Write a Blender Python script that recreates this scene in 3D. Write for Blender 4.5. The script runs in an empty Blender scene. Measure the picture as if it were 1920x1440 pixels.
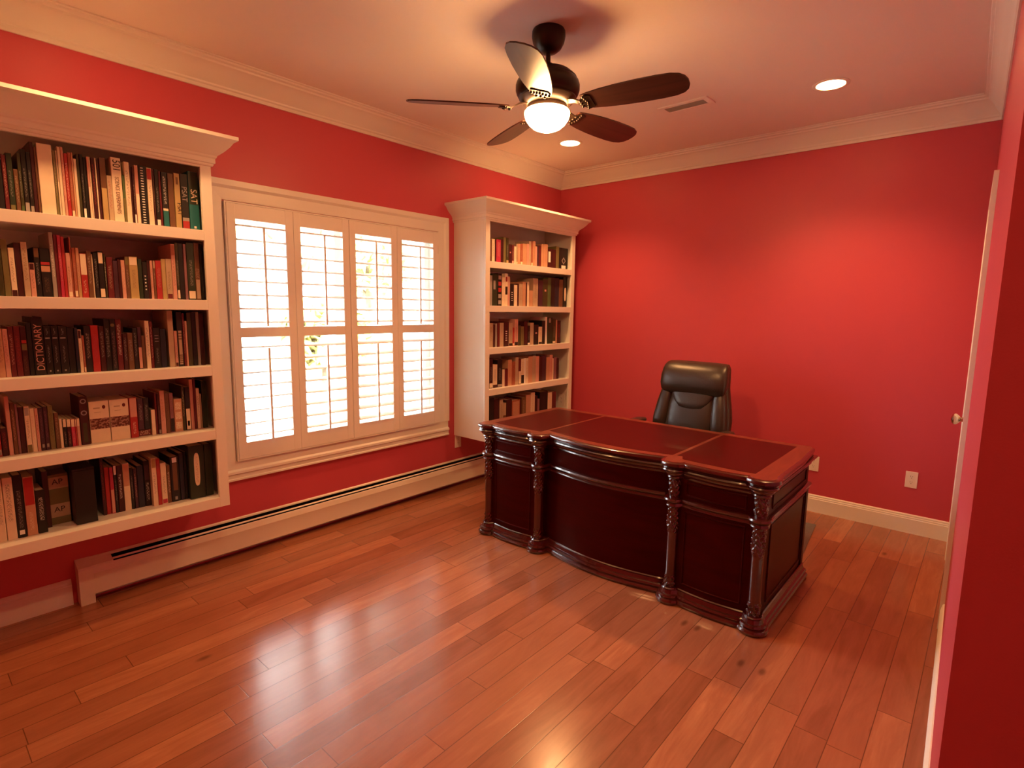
import bpy, bmesh, math, random
from mathutils import Vector, Matrix
from math import sin, cos, pi, radians, atan2, sqrt

SC = bpy.context.scene
COL = SC.collection
random.seed(7)

# ------------------------------------------------------------------ camera
def set_camera():
    yaw, pitch, roll = radians(40.99), radians(7.73), radians(0.76)
    f = Vector((-sin(yaw) * cos(pitch), cos(yaw) * cos(pitch), -sin(pitch)))
    r = Vector((cos(yaw), sin(yaw), 0))
    u = r.cross(f)
    r2 = cos(roll) * r + sin(roll) * u
    u2 = -sin(roll) * r + cos(roll) * u
    cd = bpy.data.cameras.new('camera')
    cd.sensor_width = 36.0
    cd.lens = 1035.0 / 1920 * 36.0
    cd.clip_start = 0.02
    co = bpy.data.objects.new('camera', cd)
    m = Matrix((r2, u2, -f)).transposed().to_4x4()
    m.translation = Vector((0, 0, 1.5))
    co.matrix_world = m
    COL.objects.link(co)
    SC.camera = co
set_camera()

# ------------------------------------------------------------------ light, sky, exposure
SC.view_settings.view_transform = 'Standard'
SC.view_settings.look = 'None'
SC.view_settings.gamma = 1.0
SC.view_settings.use_curve_mapping = False
SC.view_settings.exposure = 0.0
SKY = 36.0           # radiance of the overcast sky overhead
WARM = (1.0, 0.49, 0.18)
BOWL = 150.0          # radiance of the fan's glass bowl
CAN = 60.0           # radiance of each recessed lens
SPOT = 82.0          # watts thrown down by each recessed lamp

def set_world():
    w = bpy.data.worlds.new('daylight_sky')
    SC.world = w
    w.use_nodes = True
    nt = w.node_tree
    bg = nt.nodes['Background']
    # bright overcast daylight: the sky is three times brighter overhead than at the horizon
    N, Lk = nt.nodes, nt.links
    tc = N.new('ShaderNodeTexCoord'); sp = N.new('ShaderNodeSeparateXYZ')
    Lk.new(tc.outputs['Generated'], sp.inputs[0])
    mr = N.new('ShaderNodeMapRange')
    mr.inputs['From Min'].default_value = 0.0; mr.inputs['From Max'].default_value = 1.0
    mr.inputs['To Min'].default_value = 1 / 3; mr.inputs['To Max'].default_value = 1.0
    Lk.new(sp.outputs[2], mr.inputs['Value'])
    cl = N.new('ShaderNodeTexNoise'); cl.inputs['Scale'].default_value = 2.5; cl.inputs['Detail'].default_value = 4
    Lk.new(tc.outputs['Generated'], cl.inputs['Vector'])
    md = N.new('ShaderNodeMath'); md.operation = 'MULTIPLY_ADD'; md.inputs[1].default_value = 0.3; md.inputs[2].default_value = 0.85
    Lk.new(cl.outputs['Fac'], md.inputs[0])
    pr = N.new('ShaderNodeMath'); pr.operation = 'MULTIPLY'
    Lk.new(mr.outputs[0], pr.inputs[0]); Lk.new(md.outputs[0], pr.inputs[1])
    vm = N.new('ShaderNodeVectorMath'); vm.operation = 'SCALE'; vm.inputs[0].default_value = (0.97, 1.0, 1.04)
    Lk.new(pr.outputs[0], vm.inputs['Scale'])
    Lk.new(vm.outputs[0], bg.inputs['Color'])
    bg.inputs['Strength'].default_value = SKY
    sd = bpy.data.lights.new('sun', 'SUN')
    sd.energy = 3.0
    sd.color = (1.0, 0.95, 0.86)
    sd.angle = radians(1.0)
    so = bpy.data.objects.new('sun', sd)
    so.rotation_euler = (radians(12), radians(38), 0)      # from over the house towards the garden
    COL.objects.link(so)
set_world()

# ------------------------------------------------------------------ mesh helpers
class MB:
    def __init__(s):
        s.v = []; s.f = []
    def add(s, vs, fs):
        b = len(s.v)
        s.v.extend([tuple(p) for p in vs])
        s.f.extend([[b + i for i in f] for f in fs])
        return s
    def box(s, x0, y0, z0, x1, y1, z1, c=0.0):
        if c <= 0:
            vs = [(x, y, z) for z in (z0, z1) for y in (y0, y1) for x in (x0, x1)]
            return s.add(vs, [(0, 2, 3, 1), (4, 5, 7, 6), (0, 1, 5, 4), (2, 6, 7, 3), (0, 4, 6, 2), (1, 3, 7, 5)])
        bm = bmesh.new()
        bmesh.ops.create_cube(bm, size=1.0)
        for v in bm.verts:
            v.co = ((x0 + x1) / 2 + v.co.x * (x1 - x0), (y0 + y1) / 2 + v.co.y * (y1 - y0), (z0 + z1) / 2 + v.co.z * (z1 - z0))
        bmesh.ops.bevel(bm, geom=bm.edges[:], offset=c, segments=2, affect='EDGES', profile=0.6)
        return s.take(bm)
    def take(s, bm):
        bm.verts.index_update()
        s.add([v.co for v in bm.verts], [[v.index for v in f.verts] for f in bm.faces])
        bm.free()
        return s
    def loft(s, rings, closed=True, cap=True):
        n = len(rings[0]); vs = [p for r in rings for p in r]; fs = []
        for i in range(len(rings) - 1):
            for j in range(n if closed else n - 1):
                a = i * n + j; b = i * n + (j + 1) % n
                fs.append((a, b, b + n, a + n))
        if cap:
            fs.append(tuple(range(n - 1, -1, -1)))
            fs.append(tuple((len(rings) - 1) * n + j for j in range(n)))
        return s.add(vs, fs)
    def prism(s, poly, z0, z1):
        return s.loft([[(x, y, z0) for x, y in poly], [(x, y, z1) for x, y in poly]])
    def lathe(s, prof, n=32, c=(0, 0, 0), cap=True):
        rings = [[(c[0] + r * cos(2 * pi * k / n), c[1] + r * sin(2 * pi * k / n), c[2] + z) for k in range(n)] for r, z in prof]
        return s.loft(rings, True, cap)
    def tube(s, pts, r, n=8, cap=True):
        rings = []
        P = [Vector(p) for p in pts]
        for i, p in enumerate(P):
            d = (P[min(i + 1, len(P) - 1)] - P[max(i - 1, 0)]).normalized()
            a = Vector((0, 0, 1)) if abs(d.z) < 0.9 else Vector((1, 0, 0))
            e1 = d.cross(a).normalized(); e2 = d.cross(e1)
            rr = r[i] if isinstance(r, (list, tuple)) else r
            rings.append([p + rr * (cos(2 * pi * k / n) * e1 + sin(2 * pi * k / n) * e2) for k in range(n)])
        return s.loft(rings, True, cap)
    def ball(s, c, r, nu=10, nv=6, sx=1, sy=1, sz=1):
        prof = [(max(1e-4, sin(pi * i / nv)), -cos(pi * i / nv)) for i in range(nv + 1)]
        rings = [[(c[0] + sx * r * q * cos(2 * pi * k / nu), c[1] + sy * r * q * sin(2 * pi * k / nu), c[2] + sz * r * z) for k in range(nu)] for q, z in prof]
        return s.loft(rings)
    def move(s, m):
        s.v = [tuple(m @ Vector(p)) for p in s.v]
        return s

def build(name, mb, mat, parent=None, smooth=None, loc=None):
    me = bpy.data.meshes.new(name)
    me.from_pydata(mb.v, [], mb.f)
    me.validate()
    bm = bmesh.new(); bm.from_mesh(me)
    bmesh.ops.recalc_face_normals(bm, faces=bm.faces[:])
    bm.to_mesh(me); bm.free()
    if smooth is not None:
        me.polygons.foreach_set('use_smooth', [True] * len(me.polygons))
        me.set_sharp_from_angle(angle=radians(smooth))
    for m in (mat if isinstance(mat, (list, tuple)) else [mat]):
        me.materials.append(m)
    o = bpy.data.objects.new(name, me)
    if loc is not None: o.location = loc
    if parent is not None: o.parent = parent
    COL.objects.link(o)
    return o

def tag(o, label, cat, group=None, kind=None):
    o['label'] = label; o['category'] = cat
    if group: o['group'] = group
    if kind: o['kind'] = kind
    return o

def thing(name, label, cat, loc=(0, 0, 0), rz=0.0, group=None):
    o = bpy.data.objects.new(name, None)
    o.empty_display_size = 0.1
    o.location = loc; o.rotation_euler = (0, 0, rz)
    COL.objects.link(o)
    return tag(o, label, cat, group)

def struct(name, mb, mat, label=None, cat=None, smooth=None, loc=None, rz=0.0):
    o = build(name, mb, mat, None, smooth, loc)
    o.rotation_euler = (0, 0, rz)
    o['kind'] = 'structure'
    if label: o['label'] = label
    if cat: o['category'] = cat
    return o

def copy_tree(o, parent=None):
    c = o.copy(); COL.objects.link(c)
    if parent is not None: c.parent = parent
    for ch in list(o.children): copy_tree(ch, c)
    return c

def lettering(text, size, m, mat, parent, name='lettering', depth=0.0006, font_scale_x=1.0, shear=0.0):
    cu = bpy.data.curves.new(name, 'FONT')
    cu.body = text; cu.size = size; cu.extrude = depth / 2
    cu.align_x = 'CENTER'; cu.align_y = 'CENTER'; cu.shear = shear
    to = bpy.data.objects.new('tmp', cu); COL.objects.link(to)
    bpy.context.view_layer.update()
    me = bpy.data.meshes.new_from_object(to.evaluated_get(bpy.context.evaluated_depsgraph_get()))
    bpy.data.objects.remove(to); bpy.data.curves.remove(cu)
    me.transform(Matrix.Diagonal((font_scale_x, 1, 1, 1)))
    me.transform(m)
    me.materials.clear(); me.materials.append(mat)
    o = bpy.data.objects.new(name, me)
    if parent is not None: o.parent = parent
    COL.objects.link(o)
    return o

def frame_mat(pos, d, up):
    d = Vector(d); up = Vector(up); n = d.cross(up)
    m = Matrix((d, up, n)).transposed().to_4x4(); m.translation = Vector(pos)
    return m

# ------------------------------------------------------------------ materials
MATS = {}
def principled(name, col, rough=0.5, metal=0.0, coat=0.0, coat_rough=0.1, noise=0.0, nscale=20.0, bump=0.0, bscale=200.0, stretch=(1, 1, 1), spec=0.5):
    if name in MATS: return MATS[name]
    m = bpy.data.materials.new(name); m.use_nodes = True
    nt = m.node_tree; N = nt.nodes; Lk = nt.links
    b = N['Principled BSDF']
    b.inputs['Base Color'].default_value = (*col, 1)
    b.inputs['Roughness'].default_value = rough
    b.inputs['Metallic'].default_value = metal
    b.inputs['Coat Weight'].default_value = coat
    b.inputs['Coat Roughness'].default_value = coat_rough
    b.inputs['Specular IOR Level'].default_value = spec
    tc = N.new('ShaderNodeTexCoord'); mp = N.new('ShaderNodeMapping')
    mp.inputs['Scale'].default_value = stretch
    Lk.new(tc.outputs['Object'], mp.inputs['Vector'])
    if noise > 0:
        nz = N.new('ShaderNodeTexNoise'); nz.inputs['Scale'].default_value = nscale; nz.inputs['Detail'].default_value = 5
        Lk.new(mp.outputs[0], nz.inputs['Vector'])
        mx = N.new('ShaderNodeMix'); mx.data_type = 'RGBA'
        mx.inputs[6].default_value = (*[c * (1 - noise) for c in col], 1)
        mx.inputs[7].default_value = (*[min(1, c * (1 + noise)) for c in col], 1)
        Lk.new(nz.outputs['Fac'], mx.inputs[0]); Lk.new(mx.outputs[2], b.inputs['Base Color'])
    if bump > 0:
        nb = N.new('ShaderNodeTexNoise'); nb.inputs['Scale'].default_value = bscale; nb.inputs['Detail'].default_value = 3
        Lk.new(mp.outputs[0], nb.inputs['Vector'])
        bp = N.new('ShaderNodeBump'); bp.inputs['Strength'].default_value = bump; bp.inputs['Distance'].default_value = 0.002
        Lk.new(nb.outputs['Fac'], bp.inputs['Height']); Lk.new(bp.outputs[0], b.inputs['Normal'])
    MATS[name] = m
    return m

def emission(name, col, strength):
    m = bpy.data.materials.new(name); m.use_nodes = True
    nt = m.node_tree; N = nt.nodes
    N.remove(N['Principled BSDF'])
    e = N.new('ShaderNodeEmission'); e.inputs[0].default_value = (*col, 1); e.inputs[1].default_value = strength
    nt.links.new(e.outputs[0], N['Material Output'].inputs[0])
    return m

def wood_floor():
    m = bpy.data.materials.new('cherry_plank_floor'); m.use_nodes = True
    nt = m.node_tree; N = nt.nodes; Lk = nt.links
    b = N['Principled BSDF']
    def math_(op, a, bb=None, c=None):
        n = N.new('ShaderNodeMath'); n.operation = op
        for i, x in enumerate((a, bb, c)):
            if x is None: continue
            if isinstance(x, (int, float)): n.inputs[i].default_value = x
            else: Lk.new(x, n.inputs[i])
        return n.outputs[0]
    def comb(x, y, z=0.0):
        n = N.new('ShaderNodeCombineXYZ')
        for i, q in enumerate((x, y, z)):
            if isinstance(q, (int, float)): n.inputs[i].default_value = q
            else: Lk.new(q, n.inputs[i])
        return n.outputs[0]
    geo = N.new('ShaderNodeNewGeometry'); sx = N.new('ShaderNodeSeparateXYZ')
    Lk.new(geo.outputs['Position'], sx.inputs[0])
    X, Y = sx.outputs[0], sx.outputs[1]
    W, Lp = 0.108, 0.95
    rx = math_('DIVIDE', math_('ADD', X, 1.709), W)
    row = math_('FLOOR', rx)
    wn = N.new('ShaderNodeTexWhiteNoise'); wn.noise_dimensions = '1D'; Lk.new(row, wn.inputs['W'])
    py = math_('ADD', math_('DIVIDE', Y, Lp), math_('MULTIPLY', wn.outputs['Value'], 7.3))
    col = math_('FLOOR', py)
    wn2 = N.new('ShaderNodeTexWhiteNoise'); wn2.noise_dimensions = '2D'
    Lk.new(comb(row, col), wn2.inputs['Vector'])
    wn3 = N.new('ShaderNodeTexWhiteNoise'); wn3.noise_dimensions = '2D'
    Lk.new(comb(math_('ADD', row, 31.7), math_('ADD', col, 11.3)), wn3.inputs['Vector'])
    # grain coordinates: stretched along the plank, shifted per plank
    gx = math_('ADD', math_('MULTIPLY', X, 11.0), math_('MULTIPLY', wn2.outputs['Value'], 37.0))
    gy = math_('ADD', math_('MULTIPLY', Y, 1.9), math_('MULTIPLY', wn3.outputs['Value'], 53.0))
    nz = N.new('ShaderNodeTexNoise'); nz.inputs['Scale'].default_value = 1.0; nz.inputs['Detail'].default_value = 6; nz.inputs['Distortion'].default_value = 1.3; nz.inputs['Roughness'].default_value = 0.62
    Lk.new(comb(gx, gy), nz.inputs['Vector'])
    fine = N.new('ShaderNodeTexNoise'); fine.inputs['Scale'].default_value = 1.0; fine.inputs['Detail'].default_value = 4
    Lk.new(comb(math_('MULTIPLY', gx, 9.0), math_('MULTIPLY', gy, 3.0)), fine.inputs['Vector'])
    ramp = N.new('ShaderNodeValToRGB')
    el = ramp.color_ramp.elements
    el[0].position = 0.0; el[0].color = (0.125, 0.038, 0.020, 1)
    el[1].position = 1.0; el[1].color = (0.500, 0.205, 0.098, 1)
    e = el.new(0.45); e.color = (0.270, 0.092, 0.045, 1)
    e = el.new(0.75); e.color = (0.360, 0.132, 0.065, 1)
    Lk.new(math_('ADD', math_('ADD', math_('MULTIPLY', wn2.outputs['Value'], 0.40), math_('MULTIPLY', nz.outputs['Fac'], 0.66)), math_('MULTIPLY', fine.outputs['Fac'], 0.18)), ramp.inputs[0])
    # knots
    vo = N.new('ShaderNodeTexVoronoi'); vo.voronoi_dimensions = '2D'; vo.feature = 'F1'; vo.inputs['Scale'].default_value = 1.0
    Lk.new(comb(math_('ADD', math_('MULTIPLY', X, 5.0), math_('MULTIPLY', wn3.outputs['Value'], 3.0)), math_('MULTIPLY', Y, 2.3)), vo.inputs['Vector'])
    sub = N.new('ShaderNodeTexWhiteNoise'); sub.noise_dimensions = '3D'
    Lk.new(vo.outputs['Color'], sub.inputs['Vector'])
    keep = math_('GREATER_THAN', sub.outputs['Value'], 0.88)
    knot = math_('MULTIPLY', keep, math_('SUBTRACT', 1.0, N_smooth(N, Lk, vo.outputs['Distance'], 0.02, 0.10)))
    mx = N.new('ShaderNodeMix'); mx.data_type = 'RGBA'; mx.blend_type = 'MIX'
    Lk.new(math_('MULTIPLY', knot, 0.55), mx.inputs[0]); Lk.new(ramp.outputs[0], mx.inputs[6])
    mx.inputs[7].default_value = (0.050, 0.016, 0.010, 1)
    # joints
    fx = math_('FRACT', rx); fy = math_('FRACT', py)
    dx = math_('MULTIPLY', math_('MINIMUM', fx, math_('SUBTRACT', 1.0, fx)), W)
    dy = math_('MULTIPLY', math_('MINIMUM', fy, math_('SUBTRACT', 1.0, fy)), Lp)
    dmin = math_('MINIMUM', dx, dy)
    groove = math_('SUBTRACT', 1.0, N_smooth(N, Lk, dmin, 0.0006, 0.0022))
    mx2 = N.new('ShaderNodeMix'); mx2.data_type = 'RGBA'
    Lk.new(math_('MULTIPLY', groove, 0.72), mx2.inputs[0]); Lk.new(mx.outputs[2], mx2.inputs[6])
    mx2.inputs[7].default_value = (0.045, 0.014, 0.009, 1)
    Lk.new(mx2.outputs[2], b.inputs['Base Color'])
    rg = math_('ADD', 0.165, math_('MULTIPLY', nz.outputs['Fac'], 0.10))
    Lk.new(rg, b.inputs['Roughness'])
    b.inputs['Specular IOR Level'].default_value = 0.85
    bp = N.new('ShaderNodeBump'); bp.inputs['Strength'].default_value = 0.10; bp.inputs['Distance'].default_value = 0.0015
    wob = N.new('ShaderNodeTexNoise'); wob.inputs['Scale'].default_value = 1.0
    Lk.new(comb(math_('MULTIPLY', X, 22.0), math_('MULTIPLY', Y, 6.0)), wob.inputs['Vector'])
    Lk.new(math_('ADD', math_('MULTIPLY', wob.outputs['Fac'], 0.5), math_('SUBTRACT', math_('MULTIPLY', fine.outputs['Fac'], 0.06), groove)), bp.inputs['Height'])
    Lk.new(bp.outputs[0], b.inputs['Normal'])
    return m

def N_smooth(N, Lk, val, a, b):
    n = N.new('ShaderNodeMapRange'); n.interpolation_type = 'SMOOTHSTEP'
    n.inputs['From Min'].default_value = a; n.inputs['From Max'].default_value = b
    Lk.new(val, n.inputs['Value'])
    return n.outputs[0]

def wood(name, dark, light, rough=0.35, coat=0.0, stretch=(30, 2, 2), spec=0.5, coat_rough=0.06, tint=None):
    m = bpy.data.materials.new(name); m.use_nodes = True
    nt = m.node_tree; N = nt.nodes; Lk = nt.links
    b = N['Principled BSDF']
    tc = N.new('ShaderNodeTexCoord'); mp = N.new('ShaderNodeMapping'); mp.inputs['Scale'].default_value = stretch
    Lk.new(tc.outputs['Object'], mp.inputs[0])
    nz = N.new('ShaderNodeTexNoise'); nz.inputs['Scale'].default_value = 1.0; nz.inputs['Detail'].default_value = 7; nz.inputs['Distortion'].default_value = 0.8
    Lk.new(mp.outputs[0], nz.inputs['Vector'])
    rp = N.new('ShaderNodeValToRGB')
    rp.color_ramp.elements[0].position = 0.3; rp.color_ramp.elements[0].color = (*dark, 1)
    rp.color_ramp.elements[1].position = 0.7; rp.color_ramp.elements[1].color = (*light, 1)
    Lk.new(nz.outputs['Fac'], rp.inputs[0]); Lk.new(rp.outputs[0], b.inputs['Base Color'])
    b.inputs['Roughness'].default_value = rough
    b.inputs['Coat Weight'].default_value = coat; b.inputs['Coat Roughness'].default_value = coat_rough
    b.inputs['Specular IOR Level'].default_value = spec
    if tint: b.inputs['Specular Tint'].default_value = (*tint, 1)
    return m

def glass_pane():
    m = bpy.data.materials.new('window_glass'); m.use_nodes = True
    nt = m.node_tree; N = nt.nodes; Lk = nt.links
    N.remove(N['Principled BSDF'])
    t = N.new('ShaderNodeBsdfTransparent'); t.inputs[0].default_value = (0.96, 0.98, 0.97, 1)
    g = N.new('ShaderNodeBsdfGlossy'); g.inputs['Roughness'].default_value = 0.02
    fr = N.new('ShaderNodeFresnel'); fr.inputs[0].default_value = 1.45
    mx = N.new('ShaderNodeMixShader')
    Lk.new(fr.outputs[0], mx.inputs[0]); Lk.new(t.outputs[0], mx.inputs[1]); Lk.new(g.outputs[0], mx.inputs[2])
    Lk.new(mx.outputs[0], N['Material Output'].inputs[0])
    return m

def illegible(name, bg, fg, size=1.0):
    """rows of small marks too blurred to read"""
    if name in MATS: return MATS[name]
    m = bpy.data.materials.new(name); m.use_nodes = True
    nt = m.node_tree; N = nt.nodes; Lk = nt.links
    b = N['Principled BSDF']; b.inputs['Roughness'].default_value = 0.5
    tc = N.new('ShaderNodeTexCoord'); mp = N.new('ShaderNodeMapping'); mp.inputs['Scale'].default_value = (1, 170 * size, 230 * size)
    Lk.new(tc.outputs['Object'], mp.inputs[0])
    nz = N.new('ShaderNodeTexNoise'); nz.inputs['Scale'].default_value = 1.0; nz.inputs['Detail'].default_value = 1.0
    Lk.new(mp.outputs[0], nz.inputs['Vector'])
    f = N_smooth(N, Lk, nz.outputs['Fac'], 0.47, 0.55)
    mx = N.new('ShaderNodeMix'); mx.data_type = 'RGBA'
    mx.inputs[6].default_value = (*bg, 1); mx.inputs[7].default_value = (*[0.55 * p + 0.45 * q for p, q in zip(bg, fg)], 1)
    Lk.new(f, mx.inputs[0]); Lk.new(mx.outputs[2], b.inputs['Base Color'])
    MATS[name] = m
    return m

WALL = principled('red_wall_paint', (0.56, 0.072, 0.105), 0.42, noise=0.03, nscale=3, bump=0.12, bscale=260, spec=0.35)
CEIL = principled('white_ceiling_paint', (0.84, 0.77, 0.71), 0.8, noise=0.02, nscale=2, bump=0.1, bscale=180)
TRIM = principled('white_trim_paint', (0.82, 0.79, 0.73), 0.38, noise=0.02, nscale=4, bump=0.04, bscale=120)
SHELFP = principled('white_bookcase_paint', (0.84, 0.81, 0.75), 0.33, noise=0.02, nscale=4, bump=0.04, bscale=120)
SHUT = principled('white_shutter_paint', (0.84, 0.80, 0.74), 0.4, noise=0.015, nscale=4)
HEAT = principled('heater_enamel', (0.80, 0.74, 0.64), 0.35, noise=0.02, nscale=5)
DARK = principled('fins_and_void_shade', (0.006, 0.005, 0.005), 0.9, noise=0.1, spec=0.0)  # near-black of the heater fins, also shade coloured into slots and duct
FLOOR = wood_floor()
MAHOG = wood('mahogany_lacquer', (0.022, 0.0004, 0.0004), (0.040, 0.0008, 0.0008), 0.36, 0.08, (3, 3, 22), spec=0.15, tint=(1.0, 0.25, 0.2))
MAHOGT = wood('mahogany_top_border', (0.12, 0.024, 0.011), (0.20, 0.044, 0.021), 0.3, 0.3, (22, 4, 4), tint=(1.0, 0.4, 0.3))
MAHOGC = wood('carved_mahogany', (0.030, 0.0012, 0.0008), (0.060, 0.004, 0.002), 0.25, 1.0, (3, 3, 22), spec=0.5)
LEATHER_TOP = principled('oxblood_leather', (0.055, 0.0010, 0.0008), 0.36, spec=0.10, coat=0.11, coat_rough=0.05, noise=0.15, nscale=7, bump=0.10, bscale=420)
CHAIR = principled('dark_brown_leather', (0.036, 0.024, 0.018), 0.34, noise=0.2, nscale=6, bump=0.25, bscale=150, spec=0.6)
BRONZE = principled('oil_rubbed_bronze', (0.030, 0.017, 0.011), 0.38, metal=0.55, noise=0.2, nscale=30)
BLADE = wood('dark_walnut_blade', (0.026, 0.007, 0.004), (0.060, 0.018, 0.010), 0.38, 0.25, (3, 22, 3), coat_rough=0.22)
BRASS = principled('nickel_knob', (0.62, 0.50, 0.38), 0.22, metal=1.0, noise=0.05)
PLASTIC = principled('outlet_plastic', (0.86, 0.78, 0.72), 0.35, noise=0.01)
BLACKP = principled('black_plastic', (0.012, 0.011, 0.011), 0.4, noise=0.1)
CHROME = principled('chrome', (0.7, 0.7, 0.7), 0.15, metal=1.0, noise=0.02)
GLASS = glass_pane()
BOWLM = emission('glowing_glass_bowl', WARM, BOWL)
CANM = emission('glowing_lamp_lens', WARM, CAN)

# ------------------------------------------------------------------ the room
XL, YB, H = -3.3675, 4.575, 2.80
YF = -0.34                     # wall behind the camera
XH = 1.35                      # far side of the hallway the camera stands in
KS = -0.0267                   # the right wall is a touch out of square
xr = lambda y: KS * (y - 1.27)
WY0, WY1, WZ0, WZ1 = 1.352, 2.956, 0.572, 2.086   # window opening

def room():
    b = MB(); b.box(XL - 0.16, YF - 0.1, -0.12, XH + 0.1, YB + 0.12, 0.0)
    struct('floor', b, FLOOR)
    b = MB(); b.box(XL - 0.16, YF - 0.1, H, XH + 0.1, YB + 0.12, H + 0.12)
    struct('ceiling', b, CEIL)
    b = MB(); x0, x1 = XL - 0.16, XL
    b.box(x0, YF - 0.1, 0, x1, WY0, H); b.box(x0, WY1, 0, x1, YB, H)
    b.box(x0, WY0, 0, x1, WY1, WZ0); b.box(x0, WY0, WZ1, x1, WY1, H)
    struct('wall_left', b, WALL)
    b = MB(); b.box(XL - 0.16, YB, 0, XH + 0.1, YB + 0.12, H)
    struct('wall_back', b, WALL)
    b = MB(); b.box(XL - 0.16, YF - 0.1, 0, XH + 0.1, YF, H)
    struct('wall_front', b, WALL)
    b = MB(); b.box(XH, YF, 0, XH + 0.1, YB, H)
    struct('wall_hall', b, WALL)
    # right wall, local frame: origin at its near end, y along it, doorway cut out
    L = 3.31; d0, d1, dh = 2.05, 2.87, 2.03
    b = MB()
    b.box(0, 0.0, 0, 0.115, d0, H); b.box(0, d1, 0, 0.115, L, H); b.box(0, d0, dh, 0.115, d1, H)
    rz = atan2(-KS, 1.0)
    struct('wall_right', b, WALL, loc=(0, 1.27, 0), rz=rz)
    # return of the right wall beside the camera
    b = MB(); b.box(0.0, 1.2705, 0, XH, 1.385, H)
    struct('wall_return', b, WALL)
    return rz
RZ = room()

def crown():
    prof = [(0, 2.668), (0.012, 2.668), (0.013, 2.684), (0.022, 2.690), (0.024, 2.698), (0.045, 2.716), (0.072, 2.744), (0.098, 2.764),
            (0.118, 2.771), (0.121, 2.780), (0.138, 2.784), (0.142, 2.792), (0.155, 2.793), (0.155, 2.7995), (0, 2.7995)]
    def run(name, f0, f1):
        b = MB(); b.loft([[f0(d, z) for d, z in prof], [f1(d, z) for d, z in prof]])
        struct(name, b, TRIM, smooth=30)
    run('trim_1', lambda d, z: (XL + d, YF, z), lambda d, z: (XL + d, YB - d, z))
    run('trim_2', lambda d, z: (XL + d, YB - d, z), lambda d, z: (xr(YB - d) - 0.66 * d, YB - d, z))
    run('trim_3', lambda d, z: (xr(YB - d) - 0.66 * d, YB - d, z), lambda d, z: (-0.66 * d, 1.27, z))
crown()

BBP = [(0, 0), (0.015, 0), (0.015, 0.100), (0.0125, 0.104), (0.0125, 0.112), (0.009, 0.118), (0.009, 0.126), (0.004, 0.133), (0, 0.133)]
def baseboards():
    b = MB(); b.loft([[(XL + 0.9, YB - d, z) for d, z in BBP], [(xr(YB) - 0.016, YB - d, z) for d, z in BBP]])
    struct('baseboard_back', b, TRIM, smooth=30)
    b = MB(); b.loft([[(XL + d, YF, z) for d, z in BBP], [(XL + d, 0.525, z) for d, z in BBP]])
    struct('baseboard_left', b, TRIM, smooth=30)
    for i, (y0, y1) in enumerate(((0.0, 1.958), (2.962, 3.30))):
        b = MB(); b.loft([[(-d, y0, z) for d, z in BBP], [(-d, y1, z) for d, z in BBP]])
        struct('baseboard_right', b, TRIM, smooth=30, loc=(0, 1.27, 0), rz=RZ)
baseboards()

def door():
    d = bpy.data.objects.new('door_1', None); d.location = (0, 1.27, 0); d.rotation_euler = (0, 0, RZ); COL.objects.link(d)
    d['kind'] = 'structure'; d['label'] = 'closed white door in the right wall seen edge-on with a small metal knob'; d['category'] = 'door'
    y0, y1, zt = 2.05, 2.87, 2.03
    b = MB(); b.box(0.004, y0 + 0.016, 0.008, 0.040, y1 - 0.016, zt - 0.016, 0.002)
    for (za, zb) in ((0.14, 0.95), (1.10, 1.92)):
        for ya in (y0 + 0.11, y0 + 0.45):
            b.box(0.001, ya, za, 0.010, ya + 0.26, zb, 0.004)
    build('door_slab', b, TRIM, d)
    b = MB()
    for (ya, yb) in ((y0 + 0.001, y0 + 0.014), (y1 - 0.014, y1 - 0.001)): b.box(0.0, ya, 0.0, 0.114, yb, zt - 0.001)
    b.box(0.0, y0 + 0.014, zt - 0.014, 0.114, y1 - 0.014, zt - 0.001)
    build('door_jamb', b, TRIM, d)
    b = MB()
    def casing(p0, p1, horizontal):
        w = 0.09
        pr = [(0, 0), (0.011, 0), (0.013, 0.012), (0.013, 0.060), (0.018, 0.066), (0.018, 0.09), (0, 0.09)]
        if horizontal: b.loft([[(-t, p0 - s, zt + s) for t, s in pr], [(-t, p1 + s, zt + s) for t, s in pr]])
        else:
            yy, sg = p0, p1
            b.loft([[(-t, yy + sg * s, 0.0) for t, s in pr], [(-t, yy + sg * s, zt + s) for t, s in pr]])
    casing(y0, -1, False); casing(y1, 1, False); casing(y0, y1, True)
    build('door_casing', b, TRIM, d, 30)
    ky, kz = y0 + 0.085, 1.0
    b = MB(); b.lathe([(0.001, 0.0), (0.030, 0.0), (0.030, 0.004), (0.024, 0.009), (0.011, 0.012), (0.010, 0.030), (0.018, 0.036), (0.026, 0.046), (0.026, 0.056), (0.018, 0.064), (0.001, 0.067)], 24)
    b.move(Matrix.Translation((0.003, ky, kz)) @ Matrix.Rotation(radians(-90), 4, 'Y'))
    k = build('door_knob', b, BRASS, d, 40); k['label'] = 'small round metal knob'
door()

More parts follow.
